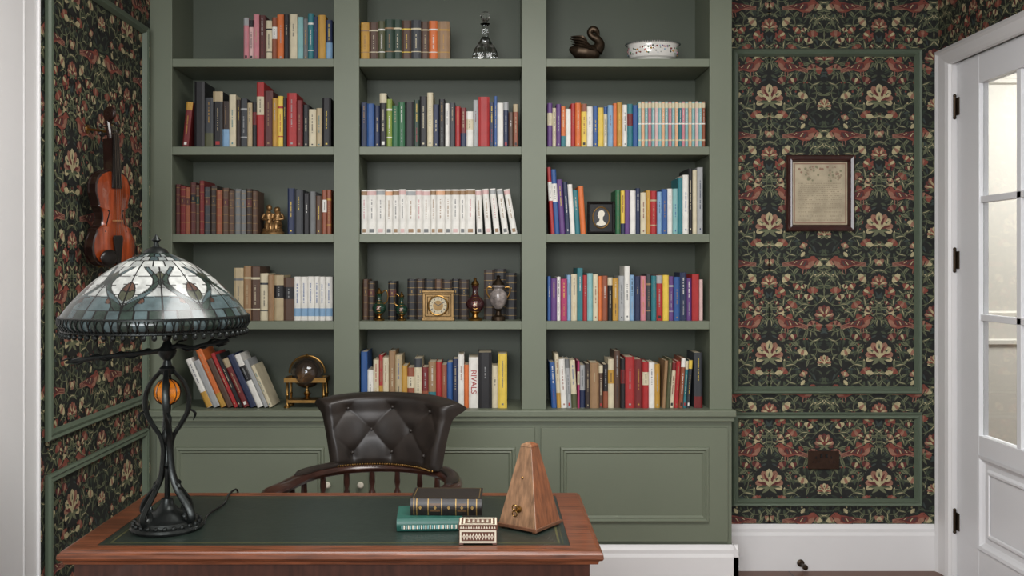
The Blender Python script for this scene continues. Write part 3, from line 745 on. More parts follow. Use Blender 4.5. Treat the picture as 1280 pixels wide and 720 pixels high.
# ---------------------------------------------------------------- violin
vz=PZ(334,3.48)
vi=top('violin','brown varnished violin hanging upright on the papered wall','violin',(-1.372,3.48,vz),rot=(0,math.radians(-1.5),math.radians(66)))
VT=mat('violin_varnish',(124,52,23),.24,noise=.55,nscale=7,coat=.6,stretch=(8,1,.8)); VD=mat('violin_rib_varnish',(34,18,14),.3,noise=.3,nscale=10,coat=.5)
L=.355
pr=[(0,.0),(.004,.03),(.015,.055),(.05,.082),(.12,.100),(.2,.104),(.28,.098),(.34,.086),(.375,.083),(.385,.088),(.395,.078),(.43,.062),(.49,.055),(.56,.057),(.605,.066),(.62,.074),(.63,.069),(.67,.073),(.76,.083),(.85,.082),(.92,.071),(.965,.052),(.99,.028),(1,.010)]
outl=[(w_,t*L) for t,w_ in pr]+[(-w_,t*L) for t,w_ in reversed(pr) if w_>0]
inner=lambda s_:[(a*s_,(b-L/2)*(1-(1-s_)*.6)+L/2) for a,b in outl]
m=MB(); m.prism(inner(.965),-.016,.016,VD); m.obj('ribs',parent=vi,smooth=False)
def plate(y0,y1,yc_,mt,nm,me_=VD):
    m=MB(); n=len(outl); R_=[(1.0,y0),(1.0,y1),(.93,y1+(yc_-y1)*.25),(.88,y1+(yc_-y1)*.4),(.7,y1+(yc_-y1)*.75),(.4,yc_),(.05,yc_)]
    vs=[]
    for s_,y in R_:
        for a,b in inner(s_): vs.append((a,y,b))
    for j in range(len(R_)-1):
        m2=me_ if j<2 else mt
        m.add([vs[q_] for q_ in range(j*n,(j+2)*n)],[(i,(i+1)%n,n+(i+1)%n,n+i) for i in range(n)],m2)
    m.add(vs[-n:],[tuple(range(n))],mt); m.add(vs[:n],[tuple(reversed(range(n)))],me_)
    return m.obj(nm,parent=vi,ang=50,recalc=False)
plate(-.016,-.020,-.030,VT,'soundboard'); plate(.016,.020,.028,VD,'back_plate')
for s_ in (1,-1):
    m=MB(); fpts=smoothpath([(s_*.036,-.0285,.205),(s_*.030,-.029,.200),(s_*.034,-.029,.185),(s_*.040,-.028,.165),(s_*.046,-.027,.145),(s_*.052,-.026,.135),(s_*.048,-.0265,.128)],4); m.tube(fpts,lerp_list([.004,.002,.002,.0022,.002,.002,.004],len(fpts)),BLACK,6); m.obj('f_hole',parent=vi)
m=MB(); m.b(-.013,.013,-.030,.012,L-.01,L+.11,VD); 
sc_=[]
for i in range(28):
    t=i/27; a=-.5*math.pi+t*3.6*math.pi; rr=.022*(1-.75*t); sc_.append((0,-.012+rr*math.cos(a)*1.0,L+.20+rr*math.sin(a)))
m.tube([(0,-.012,L+.10),(0,-.006,L+.14),(0,.000,L+.175)]+sc_[:1],.011,VD,10); m.tube(sc_,.010,VD,10,flat=1.1); m.obj('neck_and_scroll',parent=vi)
m=MB(); m.prism([(-.021,L-.07),(.021,L-.07),(.012,L+.125),(-.012,L+.125)],-.041,-.032,EBONY); m.obj('fingerboard',parent=vi,smooth=False,bevel=.002)
m=MB(); m.prism([(-.008,.006),(.008,.006),(.022,.105),(.018,.115),(-.018,.115),(-.022,.105)],-.042,-.034,EBONY); m.obj('tailpiece',parent=vi,smooth=False,bevel=.002)
m=MB(); m.prism([(-.021,0),(-.014,0),(-.01,.01),(.01,.01),(.014,0),(.021,0),(.019,.012),(.0,.017),(-.019,.012)],-.002,.002,mat('maple_bridge',(150,104,62),.5)); m.obj('bridge',parent=vi,loc=(0,-.034,.168),rot=(math.pi/2,0,0),smooth=False)
STG=mat('gut_string',(84,72,58),.5,.2)
for i in range(4):
    x=(-1.5+i)*.0095; m=MB(); m.tube([(x*.9,-.043,.112),(x*1.1,-.051,.168),(x*.6,-.0425,L+.125),(x*.4,-.02,L+.16)],.00045,STG,6); m.obj('string',parent=vi)
    s_=1 if i%2 else -1; m=MB(); z=L+.125+.014*i; m.tube([(0,-.006,z),(s_*.03,-.006,z)],.003,EBONY,8); m.sph((s_*.038,-.006,z),.010,EBONY,(1,.4,1),10); m.obj('tuning_peg',parent=vi)
m=MB(); m.sph((-.045,-.04,.035),.04,EBONY,(1,.25,.75),16); m.tube([(-.04,-.03,.01),(-.04,.02,.002)],.003,BRASS,6); m.obj('chin_rest',parent=vi)
m=MB(); M_=Matrix.Translation((XL+.003,3.50,vz+L+.15)); hk=smoothpath([(0,0,0),(.04,-.008,-.005),(.08,-.016,-.01),(.10,-.02,.02)],4); m.tube(hk,.0045,BRASS,8,M=M_); m.lathe([(0,0),(.018,0),(.016,.004),(0,.006)],BRASS,14,M=M_@Matrix.Rotation(math.pi/2,4,'Y')); m.obj('wall_hook',label='small brass hook holding the violin on the wall',cat='hook')

# ---------------------------------------------------------------- desk
DX0,DX1,DYF,DYB=PX(70,2.23),PX(755,2.23),2.23,2.815; DT=.76
dk=top('desk','mahogany writing desk with green leather inset top','desk',((DX0+DX1)/2,(DYF+DYB)/2,0))
hw=(DX1-DX0)/2; hd_=(DYB-DYF)/2
m=MB(); 
fdk=lambda a,b,h:(a,b,h)
ix,iy=.075,.048
m.ring(-hw,hw,-hd_,hd_,[(.026,DT-.036),(.012,DT-.034),(.010,DT-.026),(.003,DT-.023),(.0,DT-.018),(.001,DT-.009),(.006,DT-.006),(.007,DT-.003),(.012,DT-.0005),(.016,DT)],WOOD,fdk)
m.ring(-hw,hw,-hd_,hd_,[(.026,DT-.036),(.2,DT-.036)],WOOD,fdk)
a,b_=hw-.016,hd_-.016; c_,d2=hw-ix,hd_-iy
m.add([(-a,-b_,DT),(a,-b_,DT),(a,b_,DT),(-a,b_,DT),(-c_,-d2,DT),(c_,-d2,DT),(c_,d2,DT),(-c_,d2,DT),(-c_,-d2,DT-.004),(c_,-d2,DT-.004),(c_,d2,DT-.004),(-c_,d2,DT-.004)],[(0,1,5,4),(1,2,6,5),(2,3,7,6),(3,0,4,7),(4,5,9,8),(5,6,10,9),(6,7,11,10),(7,4,8,11),(8,9,10,11)],WOOD)
m.obj('desk_top',parent=dk)
m=MB(); m.b(-c_+.0005,c_-.0005,-d2+.0005,d2-.0005,DT-.004,DT-.0006,LEATHG)
for o,w_ in ((.014,.0015),(.022,.005)):
    m.ring(-c_,c_,-d2,d2,[(o,DT-.0004),(o+w_,DT-.0004)],mat('tooled_gold_line',(84,84,54),.45,.3),fdk)
m.obj('leather_inset',parent=dk,smooth=False,label='dark green tooled leather writing surface',recalc=False)
for sx_ in (-1,1):
    m=MB(); m.b(min(sx_*(hw-.03),sx_*(hw-.38)),max(sx_*(hw-.03),sx_*(hw-.38)),-hd_+.03,hd_-.03,.09,DT-.036,WOODD)
    m.b(min(sx_*(hw-.02),sx_*(hw-.39)),max(sx_*(hw-.02),sx_*(hw-.39)),-hd_+.02,hd_-.02,0,.09,WOODD)
    m.obj('pedestal',parent=dk,smooth=False)
m=MB(); m.b(-hw+.38,hw-.38,-hd_+.03,hd_-.03,DT-.16,DT-.036,WOODD); m.b(-hw+.38,hw-.38,-hd_+.04,-hd_+.055,.2,DT-.16,WOODD); m.obj('apron',parent=dk,smooth=False)
for sx_ in (-1,1):
    for z0_,z1_ in ((.12,.34),(.36,.52),(.54,.69)):
        xc=sx_*(hw-.205); dr=bpy.data.objects.new('drawer',None); COL.objects.link(dr); dr.parent=dk
        m=MB(); m.b(xc-.15,xc+.15,hd_-.03,hd_-.018,z0_,z1_,WOOD); m.obj('drawer_front',parent=dr,smooth=False,bevel=.003)
        m=MB(); m.tube([(xc-.04,hd_-.018,(z0_+z1_)/2),(xc-.035,hd_-.005,(z0_+z1_)/2-.012),(xc+.035,hd_-.005,(z0_+z1_)/2-.012),(xc+.04,hd_-.018,(z0_+z1_)/2)],.004,BRASS,8); m.obj('handle',parent=dr,label='brass swan-neck handle')

# ---------------------------------------------------------------- chair
ch=top('desk_chair','dark leather buttoned captain\'s desk chair with wooden arm rail','chair',(-.405,3.17,0),rot=(0,0,math.radians(-14)))
CW=mat('chair_mahogany',(54,31,24),.28,noise=.35,nscale=14,coat=.4)
NU,NV=128,72
zb,zt=.715,.966; RB=.285
NUc,NVc=6,2.6
def backpt(u,v,side):
    a=u*.86
    flare=.026*v**2.5
    r_=RB+flare
    x=math.sin(a)*r_*(.93+.15*v)
    y=math.cos(a)*r_*.98
    z=zb+(zt-zb)*v - .020*v*(abs(u)**3)
    th=.026
    if side==0:
        p_,q_=(u+1)/2*NUc, (v-.18)*NVc/.82+1
        A_=abs(math.sin(math.pi*(p_+q_)/2)); B_=abs(math.sin(math.pi*(p_-q_)/2))
        if q_<1: A_=B_=abs(math.sin(math.pi*(p_-1)/2))
        cre=1-math.exp(-min(A_,B_)*4.0)
        dim=1-math.exp(-(A_*A_+B_*B_)*2.6)
        puff=.0028*cre+.0075*dim
        ef=min(1,(1-abs(u))*7,v*6+.2,max(0,(.97-v)*5)); ef=max(0,ef); ef=ef*ef*(3-2*ef)
        rr=th+.0085*(1-ef)*min(1,(1-abs(u))*9+.25)+puff*ef
        # soft rolled top
        if v>.72: rr+=.012*math.sin(math.pi*(v-.72)/.28*.62)**2
        if v<.08: rr*=.75+.25*math.sqrt(v/.08)
        if abs(u)>.95: rr*=.6+.4*math.sqrt(max(0,(1-abs(u))/.05))
        dx,dy=-math.sin(a)*rr,-math.cos(a)*rr
        if v>.92:
            k_=(v-.92)/.08; c_k=math.sqrt(max(0,1-k_*k_)); dx*=.1+.9*c_k; dy*=.1+.9*c_k
    else:
        roll=.040*math.exp(-((v-.92)/.09)**2); kk=max(0,(v-.92)/.08)
        rr=.008+roll*math.sqrt(max(0,1-kk*kk))
        dx,dy=math.sin(a)*rr,math.cos(a)*rr
    return (x+dx,y+dy,z)
m=MB(); vs=[];fs=[]
for side in (0,1):
    for j in range(NV+1):
        for i in range(NU+1): vs.append(backpt(-1+2*i/NU,j/NV,side))
n1=(NU+1)*(NV+1); idx=lambda s_,i,j:s_*n1+j*(NU+1)+i
for s_ in (0,1):
    for j in range(NV):
        for i in range(NU): fs.append((idx(s_,i,j),idx(s_,i+1,j),idx(s_,i+1,j+1),idx(s_,i,j+1)))
for i in range(NU):
    fs.append((idx(0,i,0),idx(0,i+1,0),idx(1,i+1,0),idx(1,i,0))); fs.append((idx(0,i,NV),idx(0,i+1,NV),idx(1,i+1,NV),idx(1,i,NV)))
for j in range(NV):
    fs.append((idx(0,0,j),idx(0,0,j+1),idx(1,0,j+1),idx(1,0,j))); fs.append((idx(0,NU,j),idx(0,NU,j+1),idx(1,NU,j+1),idx(1,NU,j)))
m.add(vs,fs,CHLEA)
m.obj('backrest',parent=ch,ang=80,label='deep-buttoned curved leather backrest')
for q_ in range(1,4):
    for p_ in range(0,NUc+1):
        if (p_+q_)%2: continue
        v=(q_-1)*.82/NVc+.18; u=p_/NUc*2-1
        if v<.86 and abs(u)<.95:
            x,y,z=backpt(u,v,0); m=MB(); m.sph((0,0,0),.0065,CHLEA,(1,.7,1),seg=10); m.obj('upholstery_button',parent=ch,loc=(x*.99,y*.985,z))
m=MB(); 
for i in range(46):
    u=-.98+1.96*i/45; x,y,z=backpt(u,0,0); m.sph((x*.975,y*.975-.004,z+.002),.004,BRASS,seg=6)
m.obj('stud_trim',parent=ch,label='row of brass upholstery studs')
RZ=.700; RO=.022
rp=[]
for i in range(25):
    a=math.radians(-92+184*i/24); rp.append((math.sin(a)*.268+RO,math.cos(a)*.285,RZ))
fr_=[(-.27,-.10,RZ-.002),(-.282,-.17,RZ-.006),(-.282,-.22,RZ-.018),(-.275,-.235,RZ-.036)]
rail=[Vector((x+RO,y,z)) for x,y,z in reversed(fr_)]+[Vector(p_) for p_ in rp]+[Vector((-x+RO,y,z)) for x,y,z in fr_]
m=MB(); m.tube(rail,[.02]*2+[.031]*(len(rail)-4)+[.02]*2,CW,12,flat=.6,up=(0,0,1))
m.obj('arm_rail',parent=ch,label='curved mahogany arm rail')
for a0_,a1_ in ((0,7),(17,24)):
    m=MB(); seg_=[Vector((math.sin(math.radians(-92+184*i/24))*.267+RO,math.cos(math.radians(-92+184*i/24))*.283,RZ+.019)) for i in range(a0_,a1_+1)]
    m.tube(seg_,[.008]+[.021]*(len(seg_)-2)+[.008],CHLEA,10,flat=.5,up=(0,0,1))
    m.obj('arm_pad',parent=ch,label='dark leather arm pad')
for i in range(11):
    a=math.radians(-100+200*i/10)
    m=MB(); x,y=math.sin(a)*.262+RO*.7,math.cos(a)*.27
    m.lathe([(r_,z) for r_,z in [(.008,.47),(.011,.50),(.008,.53),(.014,.56),(.017,.585),(.013,.61),(.007,.63),(.011,.65),(.009,.69)]],CW,10,c=(x,y,0)); m.obj('spindle',parent=ch,label='turned wooden spindle')
m=MB(); m.lathe([(0,.42),(.26,.42),(.285,.43),(.29,.455),(.28,.47),(0,.47)],CW,40,sy=.98); m.obj('seat_frame',parent=ch)
m=MB(); m.lathe([(0,.47),(.24,.47),(.252,.485),(.248,.505),(.22,.52),(.12,.53),(0,.532)],CHLEA,40,sy=.98); m.obj('seat',parent=ch,label='round leather seat cushion')
m=MB(); m.lathe([(0,.18),(.03,.18),(.045,.2),(.03,.24),(.022,.3),(.03,.36),(.05,.39),(.08,.42)],CW,16); m.obj('pedestal',parent=ch)
for i in range(4):
    a=math.pi/4+i*math.pi/2; m=MB(); lp=smoothpath([(.02*math.cos(a),.02*math.sin(a),.22),(.12*math.cos(a),.12*math.sin(a),.2),(.23*math.cos(a),.23*math.sin(a),.1),(.28*math.cos(a),.28*math.sin(a),.055)],5)
    m.tube(lp,lerp_list([.028,.026,.02,.018],len(lp)),CW,10); m.obj('leg',parent=ch)
    m=MB(); m.tube([(.28*math.cos(a)-.01*math.sin(a),.28*math.sin(a)+.01*math.cos(a),.022),(.28*math.cos(a)+.01*math.sin(a),.28*math.sin(a)-.01*math.cos(a),.022)],.0215,BRASS,16); m.tube([(.28*math.cos(a),.28*math.sin(a),.03),(.28*math.cos(a),.28*math.sin(a),.06)],.01,BRASS,8); m.obj('caster',parent=ch,label='brass caster')

# ---------------------------------------------------------------- lamp
lx,ly=PX(209,2.43),2.43
lp_=top('table_lamp','stained glass table lamp on a black iron scroll stand','lamp',(lx,ly,DT+.0005))
m=MB(); m.lathe([(0,0),(.088,0),(.091,.006),(.088,.012),(.078,.016),(.074,.024),(.058,.030),(.052,.038),(.03,.046),(.018,.06),(.014,.075),(0,.08)],IRON,40)
for i in range(24):
    a=2*math.pi*i/24; m.sph((.081*math.cos(a),.081*math.sin(a),.016),.006,IRON,seg=6)
m.obj('base',parent=lp_,label='round cast iron foot')
for i in range(4):
    a0_=math.radians(12+90*i)
    path=[]
    for z,r_,tt in [(.405,.010,0),(.39,.022,0),(.368,.040,.02),(.335,.052,.04),(.295,.050,.10),(.262,.034,.2),(.235,.018,.4),(.205,.012,.6),(.17,.014,.7),(.135,.020,.78),(.105,.034,.84),(.08,.054,.88),(.056,.074,.9),(.036,.082,.9),(.026,.072,.9),(.034,.058,.9),(.048,.060,.9),(.052,.069,.9)]:
        aa=a0_+tt; path.append((r_*math.cos(aa),r_*math.sin(aa),z))
    pp=smoothpath(path,4); m=MB(); m.tube(pp,lerp_list([.006,.0075,.009,.009,.008,.007,.007,.008,.009,.010,.010,.009,.007,.004],len(pp)),IRON,8,flat=.75)
    for zz,rr,tt,dr in ((.30,.052,.1,1),(.12,.026,.8,1)):
        aa=a0_+tt; lf=[(rr*math.cos(aa),rr*math.sin(aa),zz),((rr+.016)*math.cos(aa+.1),(rr+.016)*math.sin(aa+.1),zz-.012),((rr+.012)*math.cos(aa+.15),(rr+.012)*math.sin(aa+.15),zz-.032)]
        lf=smoothpath(lf,4); m.tube(lf,lerp_list([.004,.006,.001],len(lf)),IRON,6,flat=.6)
    m.obj('scroll_strut',parent=lp_)
m=MB(); m.lathe([(0,.07),(.007,.08),(.006,.15),(.014,.16),(.007,.17),(.006,.21),(.013,.22),(.016,.235),(.01,.25),(.004,.27),(.004,.30),(.0,.305)],IRON,12)
m.lathe([(0,.385),(.016,.39),(.02,.405),(.012,.412),(.009,.425),(.02,.437),(.024,.450),(.014,.462),(.008,.475),(.012,.485),(.007,.495),(.006,.66),(.0,.68)],IRON,16)
m.obj('stem',parent=lp_)
AMB=mat('amber_glass',(214,128,36),.05,noise=.6,nscale=45,coat=.8,emit=.16,trans=.5)
m=MB(); m.sph((0,0,.345),.033,AMB,seg=24)
m.obj('amber_globe',parent=lp_,label='glowing amber glass ball')
m=MB()
for i in range(6):
    a=math.pi*i/6; m.tube([(.034*math.cos(t)*math.cos(a),.034*math.cos(t)*math.sin(a),.345+.034*math.sin(t)) for t in [2*math.pi*j/20 for j in range(20)]],.0012,IRON,5,closed=True)
m.obj('wire_cage',parent=lp_)
for pts in ([(0,0,.452),(-.05,-.01,.445),(-.10,-.02,.44),(-.15,-.03,.436),(-.21,-.03,.428),(-.245,-.03,.422)],[(0,0,.452),(.03,-.01,.462),(.07,-.02,.457),(.10,-.02,.466),(.14,-.03,.472),(.165,-.03,.478)]):
    pp=smoothpath(pts,5); m=MB(); m.tube(pp,lerp_list([.007,.006,.007,.005,.008,.003],len(pp)),IRON,8)
    for k in range(3,len(pp)-2,3):
        p_=pp[k]; s_=1 if k%2 else -1; dr_=(pp[k+1]-pp[k-1]).normalized()
        q_=smoothpath([p_,p_+dr_*.02+Vector((0,.004*s_,.008*s_)),p_+dr_*.042+Vector((0,.006*s_,.004*s_))],4); m.tube(q_,lerp_list([.002,.0065,.001],len(q_)),IRON,8,flat=.5)
    m.obj('branch_arm',parent=lp_,label='leafy iron branch arm')
# shade
shx=-.028
sp=[(.016,1.459),(.03,1.457),(.06,1.445),(.095,1.426),(.13,1.402),(.163,1.374),(.190,1.346),(.210,1.322),(.222,1.305),(.229,1.293),(.229,1.282),(.219,1.266)]
spp=smoothpath([(a,0,b) for a,b in sp],12); spp=[(p_.x,p_.z-DT) for p_ in spp]
NS=840; NP=len(spp)
al=[0]
for i in range(1,NP): al.append(al[-1]+math.hypot(spp[i][0]-spp[i-1][0],spp[i][1]-spp[i-1][1]))
al=[a_/al[-1] for a_ in al]
sm=bpy.data.materials.new('stained_glass'); sm.use_nodes=True; nt=sm.node_tree; p=nt.nodes['Principled BSDF']
at=nt.nodes.new('ShaderNodeAttribute'); at.attribute_name='Col'
tc=nt.nodes.new('ShaderNodeTexCoord'); nz=nt.nodes.new('ShaderNodeTexNoise'); nz.inputs['Scale'].default_value=35; nz.inputs['Detail'].default_value=3
nt.links.new(tc.outputs['Object'],nz.inputs['Vector'])
hs=nt.nodes.new('ShaderNodeHueSaturation')
mr=nt.nodes.new('ShaderNodeMapRange'); mr.inputs['From Min'].default_value=.3; mr.inputs['From Max'].default_value=.7; mr.inputs['To Min'].default_value=.6; mr.inputs['To Max'].default_value=1.2; nt.links.new(nz.outputs['Fac'],mr.inputs['Value']); nt.links.new(mr.outputs['Result'],hs.inputs['Value'])
nt.links.new(at.outputs['Color'],hs.inputs['Color']); nt.links.new(hs.outputs['Color'],p.inputs['Base Color']); p.inputs['Roughness'].default_value=.25; p.inputs['Coat Weight'].default_value=.15
m=MB(); vs=[];fs=[]
for r_,z in spp:
    for i in range(NS):
        a=2*math.pi*i/NS; vs.append((shx+r_*math.cos(a),r_*math.sin(a),z))
for j in range(NP-1):
    for i in range(NS): k=(i+1)%NS; fs.append((j*NS+i,j*NS+k,(j+1)*NS+k,(j+1)*NS+i))
m.add(vs,fs,sm); so_=m.obj('lamp_shade',parent=lp_,label='domed leaded glass shade in white, green and russet',ang=80)
ca=so_.data.color_attributes.new('Col','FLOAT_COLOR','POINT')
Wc=lin((178,180,176)); Gc=lin((42,54,48)); Tc=lin((70,84,86)); Rc=lin((76,54,44)); Kc=lin((20,20,20)); Lc=lin((118,124,122)); Oc=lin((66,68,54)); W2=lin((150,153,150))
TOT=.30; NR=7
def shade_col(s,ph,r,rep):
    circ_=2*math.pi*r/NR
    X=ph*circ_; S=s*TOT; hwid=circ_/2
    lw=.0017
    nl=lambda v:abs(v)<lw
    if s<.07: return Gc
    if s<.30:
        if nl(S-.30*TOT) or nl(S-.20*TOT) or nl(S-.13*TOT) or nl(S-.07*TOT): return Kc
        n=3; row_=0 if s<.13 else (1 if s<.20 else 2); off=.5*(row_%2)
        g_=ph*n+off; f=g_%1
        if min(f,1-f)*circ_/n<lw: return Kc
        c=int(math.floor(g_))+row_
        return ((Gc,Tc,Lc),(Lc,W2,Tc),(Wc,W2,Wc))[row_][c%3]
    if s>.79:
        if s>.975 or nl(S-.795*TOT): return Kc
        f=(ph*6)%1
        if min(f,1-f)*circ_/6<lw or nl(S-.885*TOT): return Kc
        return Tc if int(ph*6+6)%2 else Gc
    ax_=abs(X)
    # s-curve scrolls in dark glass that cross the white ground
    yy=(s-.30)/.49        # 0..1
    ctr=hwid*(.50+.34*math.sin(yy*math.pi*1.7-.5))
    wd=.0085*(.5+yy)*(1.15-.3*math.sin(yy*3))
    dd=ax_-ctr
    if abs(dd)<wd:
        if nl(abs(dd)-wd): return Kc
        q=(yy*5.0+dd*40)%1
        if q<.13: return Kc
        return Gc if int(yy*5.0+dd*40)%3 else Tc
    if abs(abs(dd)-wd)<lw: return Kc
    # round bosses
    d=math.hypot(ax_-.44*hwid,S-.70*TOT) if yy>.6 else 1
    if d<.0075: return Rc
    if d<.0095: return Kc
    # heart/bud on the axis
    by=(S-.60*TOT); bw=.017*math.sqrt(max(0,1-(by/.030)**2))*(1+by*12)
    if abs(by)<.030:
        if abs(ax_-bw)<lw*.9: return Kc
        if ax_<bw:
            if nl(X) or nl(by-.004+ax_*.5): return Kc
            return Rc if by<.004-ax_*.5 else Oc
    # side bud
    bx_=hwid-ax_; by2=(S-.46*TOT); bw2=.013*math.sqrt(max(0,1-(by2/.024)**2))
    if abs(by2)<.024:
        if abs(bx_-bw2)<lw*.9: return Kc
        if bx_<bw2:
            if bx_<lw: return Kc
            return Gc if by2>0 else Oc
    if ax_<lw or bx_<lw: return Kc
    # leads dividing white ground into petals
    for c0 in (.40,.50,.60,.70):
        if abs(S-(c0*TOT+(.006 if dd<0 else -.004)*math.cos(ax_/hwid*3.14)+ax_*(.28 if dd<0 else -.22)))<lw*.8: return Kc
    if yy>.72: return Lc if dd<0 else Tc
    return Wc if dd<0 else W2
for j in range(NP):
    for i in range(NS):
        f=i/NS*NR+.30; rep=int(f); ph=(f%1)-.5
        ca.data[j*NS+i].color=shade_col(al[j],ph,spp[j][0],rep)
m=MB(); m.tube([(shx+.227*math.cos(2*math.pi*i/60),.227*math.sin(2*math.pi*i/60),1.298-DT) for i in range(60)],.0035,IRON,6,closed=True)
m.tube([(shx+.220*math.cos(2*math.pi*i/60),.220*math.sin(2*math.pi*i/60),1.266-DT) for i in range(60)],.004,IRON,6,closed=True)
for i in range(60):
    a=2*math.pi*i/60; m.sph((shx+.222*math.cos(a),.222*math.sin(a),1.257-DT),.0070,IRON,(1,1,1.1),seg=8)
for i in range(144):
    a=2*math.pi*i/144; m.tube([(shx+.2305*math.cos(a),.2305*math.sin(a),1.297-DT),(shx+.2315*math.cos(a+.02*(1 if i%2 else -1)),.2315*math.sin(a+.02*(1 if i%2 else -1)),1.282-DT),(shx+.222*math.cos(a+.04*(1 if i%2 else -1)),.222*math.sin(a+.04*(1 if i%2 else -1)),1.266-DT)],.0017,IRON,4)
m.obj('rim_fringe',parent=lp_,label='black metal lattice and bead rim')
m=MB(); m.lathe([(0,.694),(.032,.697),(.024,.707),(.008,.714),(.006,.724),(.012,.730),(.006,.738),(0,.746)],IRON,20,c=(shx,0,0)); m.tube([(0,0,.64),(shx,0,.696)],.005,IRON,8); m.obj('finial',parent=lp_)
m=MB(); cp=smoothpath([(lx+.085,ly+.03,DT+.004),(PX(262,2.56),2.55,DT+.0035),(PX(282,2.68),2.66,DT+.0035),(PX(288,2.78),2.76,DT+.004),(PX(296,2.82),2.822,DT+.004),(PX(298,2.83),2.835,DT-.05)],5); m.tube(cp,.003,BLACK,8); m.obj('power_cord',label='thin black lamp cord trailing over the desk edge',cat='cable')

# ---------------------------------------------------------------- desk things
def flatbook(px0,px1,yf,dp,zb,th,col,nm,rot=0,antique=False):
    X0,X1=PX(px0,yf),PX(px1,yf); w2=(X1-X0)/2
    e=top('book',nm,'book',((X0+X1)/2,yf,zb),rot=(0,0,rot),group='books stacked on the desk')
    c=mat('deskcover_'+col,{'teal':(36,84,74),'black':(30,25,23)}[col],.4,noise=.1,nscale=30)
    m=MB(); m.b(-w2,w2,0,dp,0,.003,c); m.b(-w2,w2,0,dp,th-.003,th,c)
    n=8; pl=[(0-.006*math.sin(math.pi*i/n),th*i/n) for i in range(n+1)]+[(.004,th),(.004,0)]
    vs=[(-w2,a,b) for a,b in pl]+[(w2,a,b) for a,b in pl]; k=len(pl)
    m.add(vs,[tuple(range(k)),tuple(reversed(range(k,2*k)))]+[(i,(i+1)%k,k+(i+1)%k,k+i) for i in range(k)],c)
    if antique:
        for f_ in (-.9,-.82,-.5,-.12,.28,.62,.86):
            x=f_*w2; 
            for i in range(n):
                a0,b0=pl[i];a1,b1=pl[i+1]; m.add([(x-.0012,a0-.001,b0),(x+.0012,a0-.001,b0),(x+.0012,a1-.001,b1),(x-.0012,a1-.001,b1)],[(0,1,2,3)],GOLD)
        for x0_,x1_ in ((-.46,-.16),(.32,.58)):
            for i in range(2,n-2):
                a0,b0=pl[i];a1,b1=pl[i+1]; m.add([(x0_*w2,a0-.001,b0),(x1_*w2,a0-.001,b0),(x1_*w2,a1-.001,b1),(x0_*w2,a1-.001,b1)],[(0,1,2,3)],mat('antique_label',(84,60,36),.45) if i in (2,5) else c)
        for x0_ in (-.72,-.3,.08,.45,.74):
            x=x0_*w2; zc_=th/2; m.add([(x-.004,-.0078,zc_),(x,-.0075,zc_-.006),(x+.004,-.0078,zc_),(x,-.0075,zc_+.006)],[(0,1,2,3)],GOLD)
        m.ring(-w2+.006,w2-.006,.006,dp-.006,[(0,th+.0004),(.0015,th+.0004)],GOLD,fdk)
    m.obj('cover',parent=e,smooth=True)
    m=MB(); m.b(-w2+.004,w2-.004,.004,dp-.005,.003,th-.003,PAGES); m.obj('pages',parent=e,smooth=False)
    if not antique:
        m=MB()
        for i in range(26):
            x=-w2+.012+i*(2*w2-.024)/26
            m.b(x,x+.0034,-.0072,-.004,th*.22,th*.5,IVORY if i%2 else bmat('lteal'))
        m.obj('spine_decoration',parent=e,smooth=False,label='white ribbed pattern along the spine')
    return e
flatbook(496,578,2.40,.125,DT+.0005,.032,'teal','teal green clothbound book lying under another book',rot=.05)
flatbook(513,602,2.425,.12,DT+.033,.042,'black','black leather-bound book with gilt bands lying on another book',rot=-.03,antique=True)
xb=(PX(574,2.28)+PX(621,2.28))/2
e=top('trinket_box','small wooden trinket box with white mosaic inlay','box',(xb,2.315,DT+.0005))
BW=mat('box_walnut',(92,58,44),.35,coat=.3); BI=mat('box_inlay',(212,204,184),.4)
m=MB(); m.b(-.045,.045,-.033,.033,.003,.036,BW); 
for sx in (-1,1):
    for sy in (-1,1): m.b(sx*.04-.005,sx*.04+.005,sy*.028-.005,sy*.028+.005,0,.003,BW)
def inlay(m,fn,wd,z0,z1):
    m.ring(-wd,wd,z0,z1,[(.0015,.0006),(.0055,.0006)],BI,fn)
    n=10; st=(2*wd-.016)/n; zz0,zz1=z0+.008,z1-.008
    for i in range(n):
        x=-wd+.008+i*st; zc_=(zz0+zz1)/2
        m.add([fn(x+st/2,zz0,.0008),fn(x+st*.94,zc_,.0008),fn(x+st/2,zz1,.0008),fn(x+st*.06,zc_,.0008)],[(0,1,2,3)],BI)
        m.add([fn(x+st/2,zc_-.003,.0012),fn(x+st*.66,zc_,.0012),fn(x+st/2,zc_+.003,.0012),fn(x+st*.34,zc_,.0012)],[(0,1,2,3)],bmat('dred'))
inlay(m,lambda a,b,h:(a,-.033-h,b),.045,.003,.036)
for s_ in (-1,1): inlay(m,lambda a,b,h:(s_*(.045+h),a,b),.033,.003,.036)
m.obj('box_body',parent=e,smooth=False,recalc=False)
m=MB(); m.b(-.0465,.0465,-.0345,.0345,.0365,.047,BW); m.ring(-.0465,.0465,-.0345,.0345,[(.002,.0475),(.006,.0475)],BI,fdk); m.ring(-.0465,.0465,-.0345,.0345,[(.011,.0475),(.015,.0475)],BI,fdk)
for i in range(14): 
    x=-.043+i*.0062; m.add([(x,-.0352,.039),(x+.0045,-.0352,.039),(x+.00225,-.0352,.045)],[(0,1,2)],BI)
for i in range(5):
    for j in range(3): x=-.022+i*.011; y=-.009+j*.009; m.add([(x-.0048,y,.0476),(x,y-.004,.0476),(x+.0048,y,.0476),(x,y+.004,.0476)],[(0,1,2,3)],BI)
m.obj('lid',parent=e,smooth=False,recalc=False)
